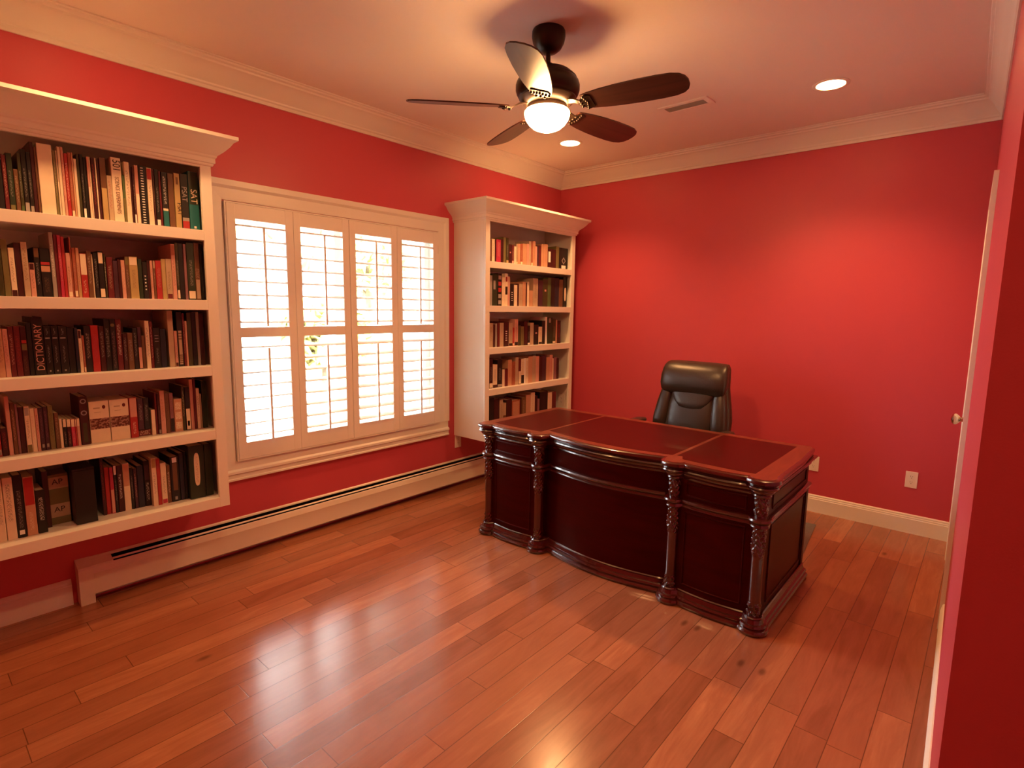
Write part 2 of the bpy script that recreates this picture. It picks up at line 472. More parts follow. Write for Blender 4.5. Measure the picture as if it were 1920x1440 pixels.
# ------------------------------------------------------------------ window and shutters
def window():
    w = bpy.data.objects.new('window_1', None); w.location = (XL, (WY0 + WY1) / 2, WZ0); COL.objects.link(w)
    w['kind'] = 'structure'; w['label'] = 'wide white-cased window behind plantation shutters'; w['category'] = 'window'
    ox, oy, oz = w.location
    def part(name, b, m, sm=None):
        b.move(Matrix.Translation((-ox, -oy, -oz))); return build(name, b, m, w, sm)
    # casing: three moulded legs and a stepped sill piece
    pr = [(0, 0), (0.010, 0), (0.012, 0.010), (0.012, 0.058), (0.016, 0.064), (0.022, 0.072), (0.024, 0.100), (0, 0.100)]
    a0, a1, c0, c1 = WY0 - 0.004, WY1 + 0.004, 0.575, 2.092
    top = [(t, s * 1.12) for t, s in pr]
    b = MB()
    b.loft([[(XL + t, a0 - s, c0) for t, s in pr], [(XL + t, a0 - s, c1 + s * 1.12) for t, s in pr]])
    b.loft([[(XL + t, a1 + s, c0) for t, s in pr], [(XL + t, a1 + s, c1 + s * 1.12) for t, s in pr]])
    b.loft([[(XL + t, a0 - s / 1.12, c1 + s) for t, s in top], [(XL + t, a1 + s / 1.12, c1 + s) for t, s in top]])
    part('window_casing', b, TRIM, 30)
    sp = [(0, 0.575), (0.012, 0.575), (0.012, 0.522), (0.020, 0.518), (0.027, 0.512), (0.027, 0.498), (0.018, 0.492), (0.018, 0.470), (0.024, 0.466), (0.024, 0.456), (0, 0.456)]
    b = MB(); b.loft([[(XL + t, a0 - 0.098, z) for t, z in sp], [(XL + t, a1 + 0.098, z) for t, z in sp]])
    part('window_apron', b, TRIM, 30)
    # hanging frame of the shutters
    b = MB(); xa, xb = XL - 0.022, XL + 0.0285
    b.box(xa, WY0 + 0.0005, WZ0 + 0.0005, xb, 1.3592, WZ1 - 0.0005); b.box(xa, 2.9478, WZ0 + 0.0005, xb, WY1 - 0.0005, WZ1 - 0.0005)
    b.box(xa, 1.3592, WZ0 + 0.0005, xb - 0.0004, 2.9478, 0.5812); b.box(xa, 1.3592, 2.0778, xb - 0.0004, 2.9478, WZ1 - 0.0005)
    part('shutter_frame', b, TRIM)
    # reveal lining
    b = MB(); t = 0.006; xa, xb = XL - 0.159, XL - 0.023
    b.box(xa, WY0 + 0.0005, WZ0 + t, xb, WY0 + t, WZ1 - t); b.box(xa, WY1 - t, WZ0 + t, xb, WY1 - 0.0005, WZ1 - t)
    b.box(xa, WY0 + 0.0005, WZ0 + 0.0005, xb, WY1 - 0.0005, WZ0 + t); b.box(xa, WY0 + 0.0005, WZ1 - t, xb, WY1 - 0.0005, WZ1 - 0.0005)
    part('window_reveal', b, TRIM)
    # two sashes
    ym = (WY0 + WY1) / 2
    for (ya, yb) in ((WY0 + 0.008, ym), (ym, WY1 - 0.008)):
        b = MB(); s = 0.045; xa, xb = XL - 0.125, XL - 0.090; z0, z1 = WZ0 + 0.008, WZ1 - 0.008
        b.box(xa, ya, z0, xb, ya + s, z1); b.box(xa, yb - s, z0, xb, yb, z1)
        b.box(xa, ya + s, z0, xb, yb - s, z0 + s); b.box(xa, ya + s, z1 - s, xb, yb - s, z1)
        sash = part('sash_frame', b, TRIM)
        b = MB(); b.box(XL - 0.109, ya + s - 0.004, z0 + s - 0.004, XL - 0.106, yb - s + 0.004, z1 - s + 0.004)
        b.move(Matrix.Translation((-ox, -oy, -oz))); build('window_pane', b, GLASS, sash)
window()

EDGES = [(1.360, 1.756), (1.757, 2.149), (2.151, 2.546), (2.547, 2.947)]
OPEN = [(1.409, 1.705), (1.803, 2.099), (2.199, 2.494), (2.592, 2.890)]
TILT = [(10, -3), (11, 13), (14, 19), (13, 16)]
WHERE = ['leftmost of four, beside the left bookcase', 'second of four from the left bookcase', 'second of four from the right bookcase', 'rightmost of four, near the right bookcase']
def shutters():
    xf, xk = XL + 0.030, XL + 0.003          # front and back of the panels
    for i in range(4):
        ya, yb = EDGES[i]; oa, ob = OPEN[i]
        t = thing('shutter_panel', 'white louvered shutter panel of the window, ' + WHERE[i], 'window shutter', (XL, ya, 0.582), 0, 'plantation shutter panels in the window')
        L = Matrix.Translation((-XL, -ya, -0.582))
        b = MB()
        for (p, q) in ((ya, oa), (ob, yb)): b.box(xk, p + 0.0006, 0.582, xf, q, 2.077, 0.002)
        for (p, q) in ((0.582, 0.680), (1.312, 1.372), (1.992, 2.077)): b.box(xk + 0.0012, oa - 0.002, p + 0.0006, xf - 0.0012, ob + 0.002, q - 0.0006, 0.001)
        build('panel_frame', b.move(L), SHUT, t)
        for sec, (z0, z1, zr) in enumerate(((1.405, 1.960, 1.372), (0.717, 1.254, 0.680))):
            ang = radians(TILT[i][sec])
            xc = XL + 0.014
            for k in range(8):
                z = z0 + (z1 - z0) * k / 7
                b = MB()
                ring = []
                for q in range(14):
                    a = 2 * pi * q / 14
                    px, pz = 0.0315 * cos(a), 0.0070 * sin(a) * (1 - 0.25 * cos(a) ** 2)
                    ring.append((px * cos(ang) + pz * sin(ang), -px * sin(ang) + pz * cos(ang)))
                b.loft([[(xc + px, oa + 0.0015, z + pz) for px, pz in ring], [(xc + px, ob - 0.0015, z + pz) for px, pz in ring]])
                build('louver', b.move(L), SHUT, t, 40)
            b = MB(); yc = (oa + ob) / 2 + 0.003
            xo = xc + 0.0315 * cos(ang) + 0.0075
            b.box(xo - 0.0048, yc - 0.0062, zr + 0.006, xo + 0.0048, yc + 0.0062, z1 - 0.006, 0.002)
            build('tilt_rod', b.move(L), SHUT, t)
        for hz in (0.75, 1.92):
            if i in (0, 3):
                yy = ya if i == 0 else yb - 0.007
                b = MB(); b.box(xf, yy, hz, xf + 0.004, yy + 0.007, hz + 0.06, 0.001)
                build('hinge', b.move(L), TRIM, t)
shutters()

# ------------------------------------------------------------------ baseboard heater
def heater():
    ya, yb = 0.545, 4.45
    t = thing('baseboard_heater', 'long low cream baseboard heater with dark slots under the window', 'heater', (XL, ya, 0), 0)
    Lo = Matrix.Translation((-XL, -ya, 0))
    def part(name, b, m, sm=None): return build(name, b.move(Lo), m, t, sm)
    y0, y1 = ya + 0.06, yb - 0.06
    ext = lambda b, pr, p, q: b.loft([[(XL + d, p, z) for d, z in pr], [(XL + d, q, z) for d, z in pr]])
    b = MB(); ext(b, [(0.001, 0.010), (0.004, 0.010), (0.004, 0.216), (0.008, 0.214), (0.010, 0.209), (0.0115, 0.209), (0.010, 0.2165), (0.004, 0.222), (0.001, 0.222)], y0, y1)
    part('back_plate', b, HEAT, 30)
    b = MB(); ext(b, [(0.0675, 0.046), (0.0675, 0.150), (0.0685, 0.153), (0.0675, 0.156), (0.0675, 0.182), (0.064, 0.190), (0.0605, 0.190), (0.0605, 0.1875), (0.0625, 0.1875), (0.0655, 0.181), (0.0655, 0.048), (0.058, 0.048), (0.058, 0.046)], y0, y1)
    part('front_panel', b, HEAT, 30)
    b = MB(); ext(b, [(0.0405, 0.1965), (0.048, 0.1925), (0.050, 0.1945), (0.0485, 0.1975), (0.0415, 0.2015)], y0 + 0.09, y1)
    part('damper_blade', b, HEAT, 30)
    b = MB(); ext(b, [(0.009, 0.205), (0.062, 0.1885), (0.063, 0.1945), (0.010, 0.2145)], y0, y0 + 0.088)
    part('splice_cover', b, HEAT)
    b = MB(); ext(b, [(0.0045, 0.055), (0.064, 0.055), (0.0645, 0.178), (0.0615, 0.178), (0.060, 0.120), (0.0065, 0.120), (0.0062, 0.208), (0.0045, 0.208)], y0, y1)
    part('fin_core_shade_liner', b, DARK)  # fins, plus thin black liners that imitate the shade inside the slots
    for (p, q) in ((ya, y0), (y1, yb)):
        b = MB(); ext(b, [(0.001, 0.0), (0.069, 0.0), (0.0695, 0.183), (0.064, 0.193), (0.012, 0.2175), (0.001, 0.2235)], p, q)
        part('end_cap', b, HEAT)
heater()

# ------------------------------------------------------------------ outlets, vent, recessed lights
def outlet(name, label, loc, rz):
    """plate lies in local xz, facing -y"""
    t = thing(name, label, 'electrical outlet', loc, rz, 'white wall outlets')
    b = MB(); b.box(-0.035, -0.006, -0.057, 0.035, -0.0005, 0.057, 0.0025)
    build('cover_plate', b, PLASTIC, t)
    for dz in (0.0195, -0.0195):
        b = MB(); n = 20
        ring = [(0.0165 * max(-0.86, min(0.86, cos(2 * pi * k / n))) , dz + 0.0165 * sin(2 * pi * k / n)) for k in range(n)]
        b.loft([[(x, -0.0062, z) for x, z in ring], [(x, -0.0078, z) for x, z in ring]])
        s = build('socket_face', b, PLASTIC, t)
        b = MB()
        for dx, hh in ((-0.0055, 0.008), (0.0055, 0.0065)): b.box(dx - 0.0009, -0.0082, dz + 0.001, dx + 0.0009, -0.0077, dz + 0.001 + hh)
        b.box(-0.002, -0.0082, dz - 0.0085, 0.002, -0.0077, dz - 0.005)
        build('slots', b, BLACKP, s)
    b = MB(); b.lathe([(0.0001, 0), (0.003, 0), (0.0025, 0.0012), (0.0001, 0.0014)], 12)
    b.move(Matrix.Translation((0, -0.006, 0)) @ Matrix.Rotation(radians(90), 4, 'X'))
    build('plate_screw', b, PLASTIC, t)
outlet('wall_outlet', 'white outlet plate on the red back wall right of the desk', (-0.332, YB, 0.376), 0)
outlet('wall_outlet', 'white outlet plate on the back wall half hidden behind the desk top corner', (-0.936, YB, 0.372), 0)
outlet('wall_outlet', 'white outlet plate on the window wall just below the right bookcase', (XL, 3.177, 0.380), radians(90))

def vent():
    t = thing('ceiling_vent', 'small white slotted air vent in the ceiling behind the fan', 'air vent', (-1.622, 3.515, H), radians(-1.5))
    b = MB(); z = -0.009
    b.box(-0.165, -0.068, z, 0.165, -0.040, -0.0005, 0.002); b.box(-0.165, 0.040, z, 0.165, 0.068, -0.0005, 0.002)
    b.box(-0.165, -0.041, z + 0.0006, -0.130, 0.041, -0.0005, 0.002); b.box(0.130, -0.041, z + 0.0006, 0.165, 0.041, -0.0005, 0.002)
    build('vent_frame', b, CEIL, t)
    b = MB()
    for k in range(7):
        y = -0.034 + k * 0.0113
        b.loft([[(-0.131, y, -0.008), (-0.131, y + 0.0012, -0.008), (-0.131, y + 0.008, -0.001), (-0.131, y + 0.0068, -0.001)],
                [(0.131, y, -0.008), (0.131, y + 0.0012, -0.008), (0.131, y + 0.008, -0.001), (0.131, y + 0.0068, -0.001)]])
    build('vent_slats', b, CEIL, t)
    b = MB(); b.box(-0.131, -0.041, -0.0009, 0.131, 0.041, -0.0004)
    build('duct_shade_sheet', b, DARK, t)  # flat black sheet under the solid ceiling, standing in for duct shade
vent()

def downlights():
    spots = [(-0.847, 3.725, 'round recessed ceiling light at the right, near the back wall'), (-2.662, 3.722, 'round recessed ceiling light directly below the fan bowl in view'),
             (-0.847, 0.70, 'round recessed ceiling light nearest the doorway'), (-2.662, 0.70, 'round recessed ceiling light before the left bookcase')]
    for (x, y, lab) in spots:
        t = thing('recessed_light', lab, 'ceiling light', (x, y, H), 0, 'recessed ceiling lights')
        b = MB(); n = 40
        rings = []
        for r, z in ((0.074, -0.0005), (0.097, -0.0005), (0.097, -0.003), (0.090, -0.006), (0.076, -0.005)):
            rings.append([(r * cos(2 * pi * k / n), r * sin(2 * pi * k / n), z) for k in range(n)])
        rings.append(rings[0])
        b.loft(rings, True, False)
        build('trim_ring', b, CEIL, t, 40)
        b = MB(); b.lathe([(0.0001, -0.0008), (0.0735, -0.0008), (0.0735, -0.0025), (0.04, -0.004), (0.0001, -0.0045)], 40)
        build('lamp_lens', b, CANM, t, 40)
        ld = bpy.data.lights.new('recessed_lamp', 'SPOT')
        ld.energy = SPOT * (1.0 if y > 2 else 0.72); ld.color = WARM; ld.spot_size = radians(122); ld.spot_blend = 0.75; ld.shadow_soft_size = 0.05
        lo = bpy.data.objects.new('recessed_lamp', ld); lo.location = (0, 0, -0.03); lo.parent = t
        COL.objects.link(lo)
downlights()

# ------------------------------------------------------------------ ceiling fan
def fan():
    t = thing('ceiling_fan', 'dark bronze five-blade ceiling fan with glowing glass bowl light', 'ceiling fan', (-1.7192, 2.2085, H))
    b = MB(); b.lathe([(0.0001, -0.0005), (0.074, -0.0005), (0.078, -0.008), (0.079, -0.030), (0.074, -0.055), (0.060, -0.080), (0.040, -0.096), (0.018, -0.102), (0.0001, -0.102)], 40)
    build('canopy', b, BRONZE, t, 50)
    b = MB(); b.lathe([(0.0112, -0.098), (0.0112, -0.158)], 20)
    build('downrod', b, BRONZE, t, 50)
    b = MB(); b.lathe([(0.0001, -0.148), (0.022, -0.148), (0.026, -0.156), (0.026, -0.164), (0.040, -0.168), (0.075, -0.174), (0.108, -0.188), (0.130, -0.206), (0.138, -0.214), (0.138, -0.220), (0.147, -0.230),
                        (0.152, -0.246), (0.152, -0.268), (0.147, -0.284), (0.139, -0.298), (0.136, -0.300), (0.136, -0.306), (0.125, -0.318), (0.112, -0.328), (0.096, -0.334), (0.0001, -0.334)], 56)
    build('motor_housing', b, BRONZE, t, 35)
    b = MB(); b.lathe([(0.0001, -0.333), (0.085, -0.333), (0.094, -0.336), (0.094, -0.342), (0.092, -0.352), (0.092, -0.3565), (0.0001, -0.3565)], 48)
    build('bowl_fitter', b, BRONZE, t, 40)
    b = MB(); b.lathe([(0.0001, -0.3575), (0.102, -0.3575), (0.1085, -0.366), (0.1085, -0.378), (0.102, -0.398), (0.088, -0.418), (0.067, -0.436), (0.042, -0.447), (0.018, -0.4515), (0.0001, -0.452)], 48)
    o = build('light_bowl', b, BOWLM, t, 60); o['label'] = 'glowing warm glass bowl'
    # blades
    zc, pitch = -0.345, radians(14.5)
    def half(r):
        pts = [(0.185, 0.046), (0.22, 0.056), (0.28, 0.066), (0.36, 0.074), (0.45, 0.0785), (0.54, 0.0785), (0.60, 0.074), (0.635, 0.062), (0.655, 0.042), (0.664, 0.016)]
        for (a, wa), (c, wc) in zip(pts, pts[1:]):
            if r <= c: return wa + (wc - wa) * (r - a) / (c - a)
        return 0.012
    for k in range(5):
        ang = radians(11 + 72 * k)
        Rz = Matrix.Rotation(ang, 4, 'Z')
        P = Matrix.Translation((0, 0, zc)) @ Matrix.Rotation(-pitch, 4, 'X')
        rs = [0.185, 0.20, 0.22, 0.25, 0.28, 0.32, 0.36, 0.40, 0.45, 0.50, 0.54, 0.57, 0.60, 0.62, 0.635, 0.646, 0.655, 0.661, 0.664]
        up = [(r, half(r)) for r in rs]; dn = [(r, -half(r)) for r in reversed(rs)]
        poly = up + dn
        b = MB(); b.loft([[(x, y, -0.003) for x, y in poly], [(x, y, 0.003) for x, y in poly]])
        bl = build('fan_blade', b.move(P), BLADE, t)
        bl.rotation_euler = (0, 0, ang)
        b = MB()
        b.loft([[(0.085, -0.020, 0.018), (0.085, 0.020, 0.018), (0.085, 0.020, 0.026), (0.085, -0.020, 0.026)],
                [(0.135, -0.014, 0.010), (0.135, 0.014, 0.010), (0.135, 0.014, 0.017), (0.135, -0.014, 0.017)],
                [(0.175, -0.022, -0.010), (0.175, 0.022, -0.010), (0.175, 0.022, -0.004), (0.175, -0.022, -0.004)],
                [(0.205, -0.050, -0.0085), (0.205, 0.050, -0.0085), (0.205, 0.050, -0.0035), (0.205, -0.050, -0.0035)],
                [(0.232, -0.040, -0.0075), (0.232, 0.040, -0.0075), (0.232, 0.040, -0.0035), (0.232, -0.040, -0.0035)]])
        for j in range(7): b.ball((0.212 - 0.012 * abs(j - 3) / 3, -0.042 + j * 0.014, -0.0095), 0.0062, 8, 5)
        for y in (-0.02, 0.0, 0.02): b.ball((0.180, y, -0.011), 0.007, 8, 5)
        ar = build('blade_arm', b.move(P), BRONZE, t, 40)
        ar.rotation_euler = (0, 0, ang)
fan()

# ------------------------------------------------------------------ bookcases
XBF = -3.010                    # front of the face frames
SHELF_TOPS = [0.49, 0.855, 1.19, 1.525, 1.868]
def bookcase(y0, y1, label):
    t = thing('wall_bookcase', label, 'bookcase', (XL, y0, 0.437), 0, 'white wall-hung bookcases')
    Lo = Matrix.Translation((-XL, -y0, -0.437))
    def part(name, b, m=SHELFP, sm=None): return build(name, b.move(Lo), m, t, sm)
    xb = XL + 0.0008; zt = 2.170
    s = 0.05
    for (p, q) in ((y0, y0 + 0.022), (y1 - 0.022, y1)):
        b = MB(); b.box(xb, p, 0.4372, XBF - 0.0195, q, 2.30, 0.001); part('side_panel', b)
    b = MB(); b.box(xb, y0 + 0.0222, 0.44, xb + 0.012, y1 - 0.0222, 2.30); part('back_panel', b)
    b = MB(); b.box(xb, y0 + 0.0222, 2.28, XBF - 0.02, y1 - 0.0222, 2.2995); part('top_board', b)
    # face frame: stiles and frieze in one
    b = MB()
    for (p, q) in ((y0, y0 + s), (y1 - s, y1)): b.box(XBF - 0.019, p, 0.4372, XBF, q, 2.30, 0.0015)
    b.box(XBF - 0.0185, y0 + s, zt, XBF - 0.0005, y1 - s, 2.30)
    part('face_frame', b)
    for i, z in enumerate(SHELF_TOPS):
        b = MB()
        if i == 0: b.box(xb + 0.0125, y0 + 0.0225, 0.4374, XBF - 0.0005, y1 - 0.0225, z, 0.0015)
        else: b.box(xb + 0.0125, y0 + 0.0225, z - 0.050, XBF - 0.0195, y1 - 0.0225, z); b.box(XBF - 0.0195, y0 + s, z - 0.050, XBF - 0.0008, y1 - s, z, 0.0015)
        part('shelf', b)
    # cornice mitred round three sides
    pr = [(0.0002, 2.180), (0.007, 2.180), (0.010, 2.186), (0.010, 2.192), (0.017, 2.195), (0.017, 2.216), (0.022, 2.222), (0.024, 2.230), (0.034, 2.238), (0.050, 2.252), (0.070, 2.274), (0.082, 2.293), (0.088, 2.298), (0.094, 2.301), (0.100, 2.306), (0.100, 2.322), (0.0002, 2.322)]
    def ring(k):
        return [[(xb, y0 - d, z) for d, z in pr], [(XBF + d, y0 - d, z) for d, z in pr], [(XBF + d, y1 + d, z) for d, z in pr], [(xb, y1 + d, z) for d, z in pr]][k]
    b = MB(); b.loft([ring(0), ring(1), ring(2), ring(3)])
    b.box(xb, y0, 2.300, XBF, y1, 2.3215)
    part('cornice', b, SHELFP, 25)
    return t
bookcase(-0.030, 1.165, 'large white bookcase full of books at the left edge of the photo')
bookcase(3.135, 4.335, 'white bookcase full of books in the far corner behind the desk')
# outlet inside the far bookcase
outlet('wall_outlet', 'white outlet inside the lowest shelf of the far bookcase, behind the desk', (-3.105, 4.335 - 0.0222, 0.632), 0)

# ------------------------------------------------------------------ books
PAL = {'black': (.012, .010, .010), 'navy': (.014, .017, .034), 'dmaroon': (.050, .008, .009), 'maroon': (.130, .014, .018), 'red': (.40, .028, .030), 'crimson': (.46, .035, .085),
       'rust': (.36, .105, .060), 'orange': (.55, .30, .19), 'tan': (.48, .36, .25), 'gold': (.46, .34, .15), 'brown': (.15, .070, .034), 'olive': (.17, .145, .055), 'dolive': (.050, .046, .018),
       'green': (.075, .13, .045), 'dgreen': (.020, .034, .016), 'teal': (.012, .150, .165), 'purple': (.058, .022, .038), 'mauve': (.26, .12, .14), 'pink': (.62, .33, .27), 'cream': (.78, .66, .50),
       'grey': (.34, .31, .29), 'white': (.84, .82, .78)}
CNAME = {'black': 'black', 'navy': 'navy', 'dmaroon': 'dark maroon', 'maroon': 'maroon', 'red': 'red', 'crimson': 'crimson', 'rust': 'rust-red', 'orange': 'orange', 'tan': 'tan', 'gold': 'golden-tan', 'brown': 'brown',
         'olive': 'olive', 'dolive': 'dark olive', 'green': 'green', 'dgreen': 'dark green', 'teal': 'teal', 'purple': 'dark purple', 'mauve': 'mauve', 'pink': 'pinkish', 'cream': 'cream', 'grey': 'grey', 'white': 'white'}
def book_mat(c):
    return principled('book_cover_' + c, PAL[c], 0.42, noise=0.10, nscale=30, spec=0.45)
PAGE = principled('book_pages', (.72, .62, .46), 0.8, noise=0.12, nscale=120, stretch=(1, 12, 1))
PRINT = lambda bg, fg: illegible('spine_print_%s_%s' % (bg, fg), PAL[bg], PAL[fg])
NUM = ['zeroth', 'first', 'second', 'third', 'fourth', 'fifth', 'sixth', 'seventh', 'eighth', 'ninth', 'tenth', 'eleventh', 'twelfth', 'thirteenth', 'fourteenth', 'fifteenth', 'sixteenth', 'seventeenth', 'eighteenth', 'nineteenth', 'twentieth',
       'twenty-first', 'twenty-second', 'twenty-third', 'twenty-fourth', 'twenty-fifth']
SHN = {'1': 'top shelf', '2': 'second shelf', '3': 'middle shelf', '4': 'fourth shelf', '5': 'bottom shelf'}
CASE = {'L': 'left bookcase', 'R': 'far bookcase'}

SPECIAL = {'binder': 'tall thick plain cream binder on the top shelf of the left bookcase',
           '501': 'cream book titled 501 science experiments on the top shelf, left bookcase',
           'spiral': 'black spiral-bound book with white coil on the top shelf, left bookcase',
           'script': 'black book with white script and teal foot on top shelf, left bookcase',
           'PSATd': 'golden-tan test book with dark letters, third from right, top shelf, left bookcase',
           'PSATl': 'black test book with red foot, beside the teal book, left bookcase',
           'SAT': 'thick teal test book with large pale letters ending the left bookcase top shelf',
           'DICT': 'thick black dictionary with pale vertical title on the left bookcase middle shelf',
           'goldhalf': 'black book with ornate gold lower spine on the left bookcase middle shelf',
           'rings': 'black book with three pale rings on the spine, left bookcase middle shelf',
           'emblem': 'tall black book with round gold emblem on the left bookcase middle shelf',
           'circles': 'wide dark maroon book with grey circles beside the cream boxed volumes',
           'squares': 'short orange book with cream square patterns on the left bookcase fourth shelf',
           'oval': 'wide dark green binder with cream oval label on the left bookcase bottom shelf',
           'titlelow': 'black book with white vertical lettering low on spine, left bookcase bottom shelf',
           'tanpanel': 'thick black book with brown spine panel on the left bookcase bottom shelf',
           'checks': 'black book with red and white squares on the far bookcase second shelf',
           'emblemfoot': 'wide black book with pale emblem ending the far bookcase top shelf',
           'ovalcream': 'black binder with cream label ending the far bookcase second shelf',
           'whitelabel': 'dark maroon book with tall white spine label on the far bookcase top shelf',
           'frame': 'wide rust-red book on the far bookcase bottom shelf, behind the desk'}

def make_book(y0, y1, h, xs, zs, col, style, depth):
    """spine faces +x at local x = 0; origin at the middle of the spine foot"""
    g = 0.0006
    w = (y1 - y0) / 2 - g
    m = book_mat(col)
    hard = w > 0.011
    bt = min(0.0022 if hard else 0.0008, w * 0.3)
    c = min(0.0016, w * 0.35)
    b = MB()
    d = depth
    outer = [(-d, -w), (-c, -w), (0, -w + c), (0, w - c), (-c, w), (-d, w)]
    inner = [(-d, w - bt), (-c - bt, w - bt), (-bt - 0.0006, 0.0), (-c - bt, -w + bt), (-d, -w + bt)]
    b.prism(outer + inner, 0, h)
    o = build('book', b, m)
    o.location = (xs, (y0 + y1) / 2, zs + 0.0003)
    ins = 0.003 if hard else 0.0006
    b = MB(); b.box(-d + ins, -w + bt + 0.0001, ins, -c - bt - 0.0008, w - bt - 0.0001, h - ins)
    build('pages', b, PAGE, o)
    e = 0.0005
    def patch(z0, z1, fg, wf=0.90, name='spine_label', yo=0.0, mat=None, out=e):
        ww = (w - c * 0.6) * wf
        b = MB(); b.box(-0.0002, yo - ww, z0 * h, out, yo + ww, z1 * h)
        return build(name, b, mat or book_mat(fg), o)
    rnd = random.random
    key, _, arg = style.partition(':')
    if key == 'title': patch(0.22 + 0.1 * rnd(), 0.80 + 0.1 * rnd(), arg, 0.50, 'spine_title', 0, PRINT(col, arg))
    elif key in ('foot', 'head'):
        if key == 'foot': patch(0.02, 0.10 + 0.07 * rnd(), arg)
        else: patch(0.80, 0.985, arg)
        fg = 'grey' if col in ('black', 'navy', 'dmaroon', 'dgreen', 'dolive', 'purple') else ('brown' if col in ('cream', 'pink', 'tan', 'gold', 'orange') else 'tan')
        patch(0.25, 0.70, fg, 0.4, 'spine_title', 0, PRINT(col, fg))
    elif key == 'half': patch(0.02, 0.52, arg, 0.94)
    elif key == 'headhalf': patch(0.52, 0.985, arg, 0.94); patch(0.10, 0.4, 'cream', 0.4, 'spine_title', 0, PRINT(col, 'cream'))
    elif key == 'halfdark': patch(0.02, 0.36, 'black', 0.94); patch(0.42, 0.9, 'brown', 0.4, 'spine_title', 0, PRINT(col, 'brown'))
    elif key == 'halfcream': patch(0.02, 0.50, 'cream', 0.9); patch(0.10, 0.22, 'dmaroon', 0.5, 'spine_mark')
    elif key == 'halfface': patch(0.02, 0.36, 'tan', 0.8); patch(0.38, 0.55, 'tan', 0.8, 'spine_picture', 0, PRINT(col, 'tan'))
    elif key == 'band': patch(0.52, 0.64, arg, 0.95); patch(0.66, 0.72, 'red', 0.95, 'spine_band'); patch(0.1, 0.4, 'brown', 0.5, 'spine_title', 0, PRINT(col, 'brown'))
    elif key == 'headfoot': patch(0.74, 0.97, arg, 0.85); patch(0.02, 0.20, arg, 0.85)
    elif key == 'patchfootdark': patch(0.0, 0.13, 'dmaroon', 0.97); patch(0.3, 0.8, 'pink', 0.4, 'spine_title', 0, PRINT(col, 'brown'))
    elif key == 'patchdark': patch(0.35, 0.60, 'black', 0.8); patch(0.75, 0.9, 'red', 0.5)
    elif key == 'footolive': patch(0.0, 0.17, 'olive', 0.97); patch(0.80, 0.97, 'grey', 0.9, 'spine_band'); patch(0.30, 0.72, 'brown', 0.5, 'spine_title', 0, PRINT(col, 'brown'))
    elif key == 'footwhite': patch(0.05, 0.12, 'white', 0.6); patch(0.15, 0.75, 'grey', 0.45, 'spine_title', 0, PRINT(col, 'grey'))
    elif key in ('headw', 'headw2'): patch(0.52 if key == 'headw' else 0.80, 0.80 if key == 'headw' else 0.97, 'grey', 0.4, yo=-w * 0.2)
    elif key == 'dots':
        b = MB()
        for k in range(5): b.box(-0.0002, -w * 0.3, h * (0.24 + 0.09 * k), e, w * 0.3, h * (0.275 + 0.09 * k))
        build('spine_marks', b, book_mat('white'), o)
    elif key == 'dot1': patch(0.55, 0.62, 'pink', 0.35, 'spine_mark')
    elif key == 'dotfoot': patch(0.07, 0.15, 'grey', 0.55, 'spine_mark'); patch(0.3, 0.9, 'mauve', 0.35, 'spine_title', 0, PRINT(col, 'mauve'))
    elif key == 'set':
        patch(0.74, 0.765, 'grey', 0.7, 'spine_band'); patch(0.82, 0.95, 'grey', 0.28, 'spine_title', 0, PRINT(col, 'grey'))
        patch(0.24, 0.60, 'grey', 0.26, 'spine_title', 0, PRINT(col, 'grey')); patch(0.06, 0.09, 'grey', 0.25, 'spine_mark')
    elif key == 'mini': patch(0.72, 0.99, 'cream', 0.97); patch(0.12, 0.55, 'pink', 0.4, 'spine_title', 0, PRINT(col, 'pink'))
    elif key == 'rings':
        for k in range(3): patch(0.66 + 0.07 * k, 0.675 + 0.07 * k, 'grey', 0.6, 'spine_band')
        patch(0.12, 0.5, 'grey', 0.3, 'spine_title', 0, PRINT(col, 'grey'))
    elif key == 'circles':
        b = MB()
        for zf in (0.90, 0.66):
            ring = [[(x_, r * w * cos(2 * pi * k / 20), zf * h + r * w * sin(2 * pi * k / 20)) for k in range(20)] for r, x_ in ((0.72, -0.0002), (0.72, e), (0.45, e), (0.45, -0.0002))]
            b.loft(ring + [ring[0]], True, False)
        build('spine_circles', b, book_mat('grey'), o)
        patch(0.05, 0.45, 'dolive', 0.5, 'spine_panel')
    elif key == 'squares':
        for k in range(3): patch(0.08 + 0.30 * k, 0.30 + 0.30 * k, 'cream', 0.75, 'spine_square', 0, PRINT('cream', 'rust'))
    elif key == 'checks':
        for k, cc in enumerate(('grey', 'grey', 'red', 'red', 'grey')): patch(0.05 + 0.19 * k, 0.17 + 0.19 * k, cc, 0.7, 'spine_square')
    elif key == 'spiral':
        b = MB()
        for k in range(22):
            z = h * (0.04 + 0.92 * k / 21)
            b.box(-0.001, -w * 0.55, z - 0.0022, 0.0035, w * 0.15, z + 0.0022, 0.001)
        build('wire_coil', b, book_mat('white'), o)
    elif key == 'script': patch(0.02, 0.30, 'teal', 0.95); patch(0.30, 0.34, 'cream', 0.95, 'spine_band'); patch(0.42, 0.92, 'white', 0.45, 'spine_title', 0, PRINT(col, 'white'))
    elif key == 'emblem':
        b = MB(); ring = [[(x_, 0.75 * w * cos(2 * pi * k / 20), 0.88 * h + 0.75 * w * sin(2 * pi * k / 20)) for k in range(20)] for x_ in (-0.0002, e)]
        b.loft(ring); build('spine_emblem', b, book_mat('olive'), o)
        patch(0.06, 0.76, 'red', 0.5, 'spine_title', 0, PRINT(col, 'mauve'))
    elif key == 'goldhalf':
        patch(0.04, 0.66, 'tan', 0.62, 'spine_panel')
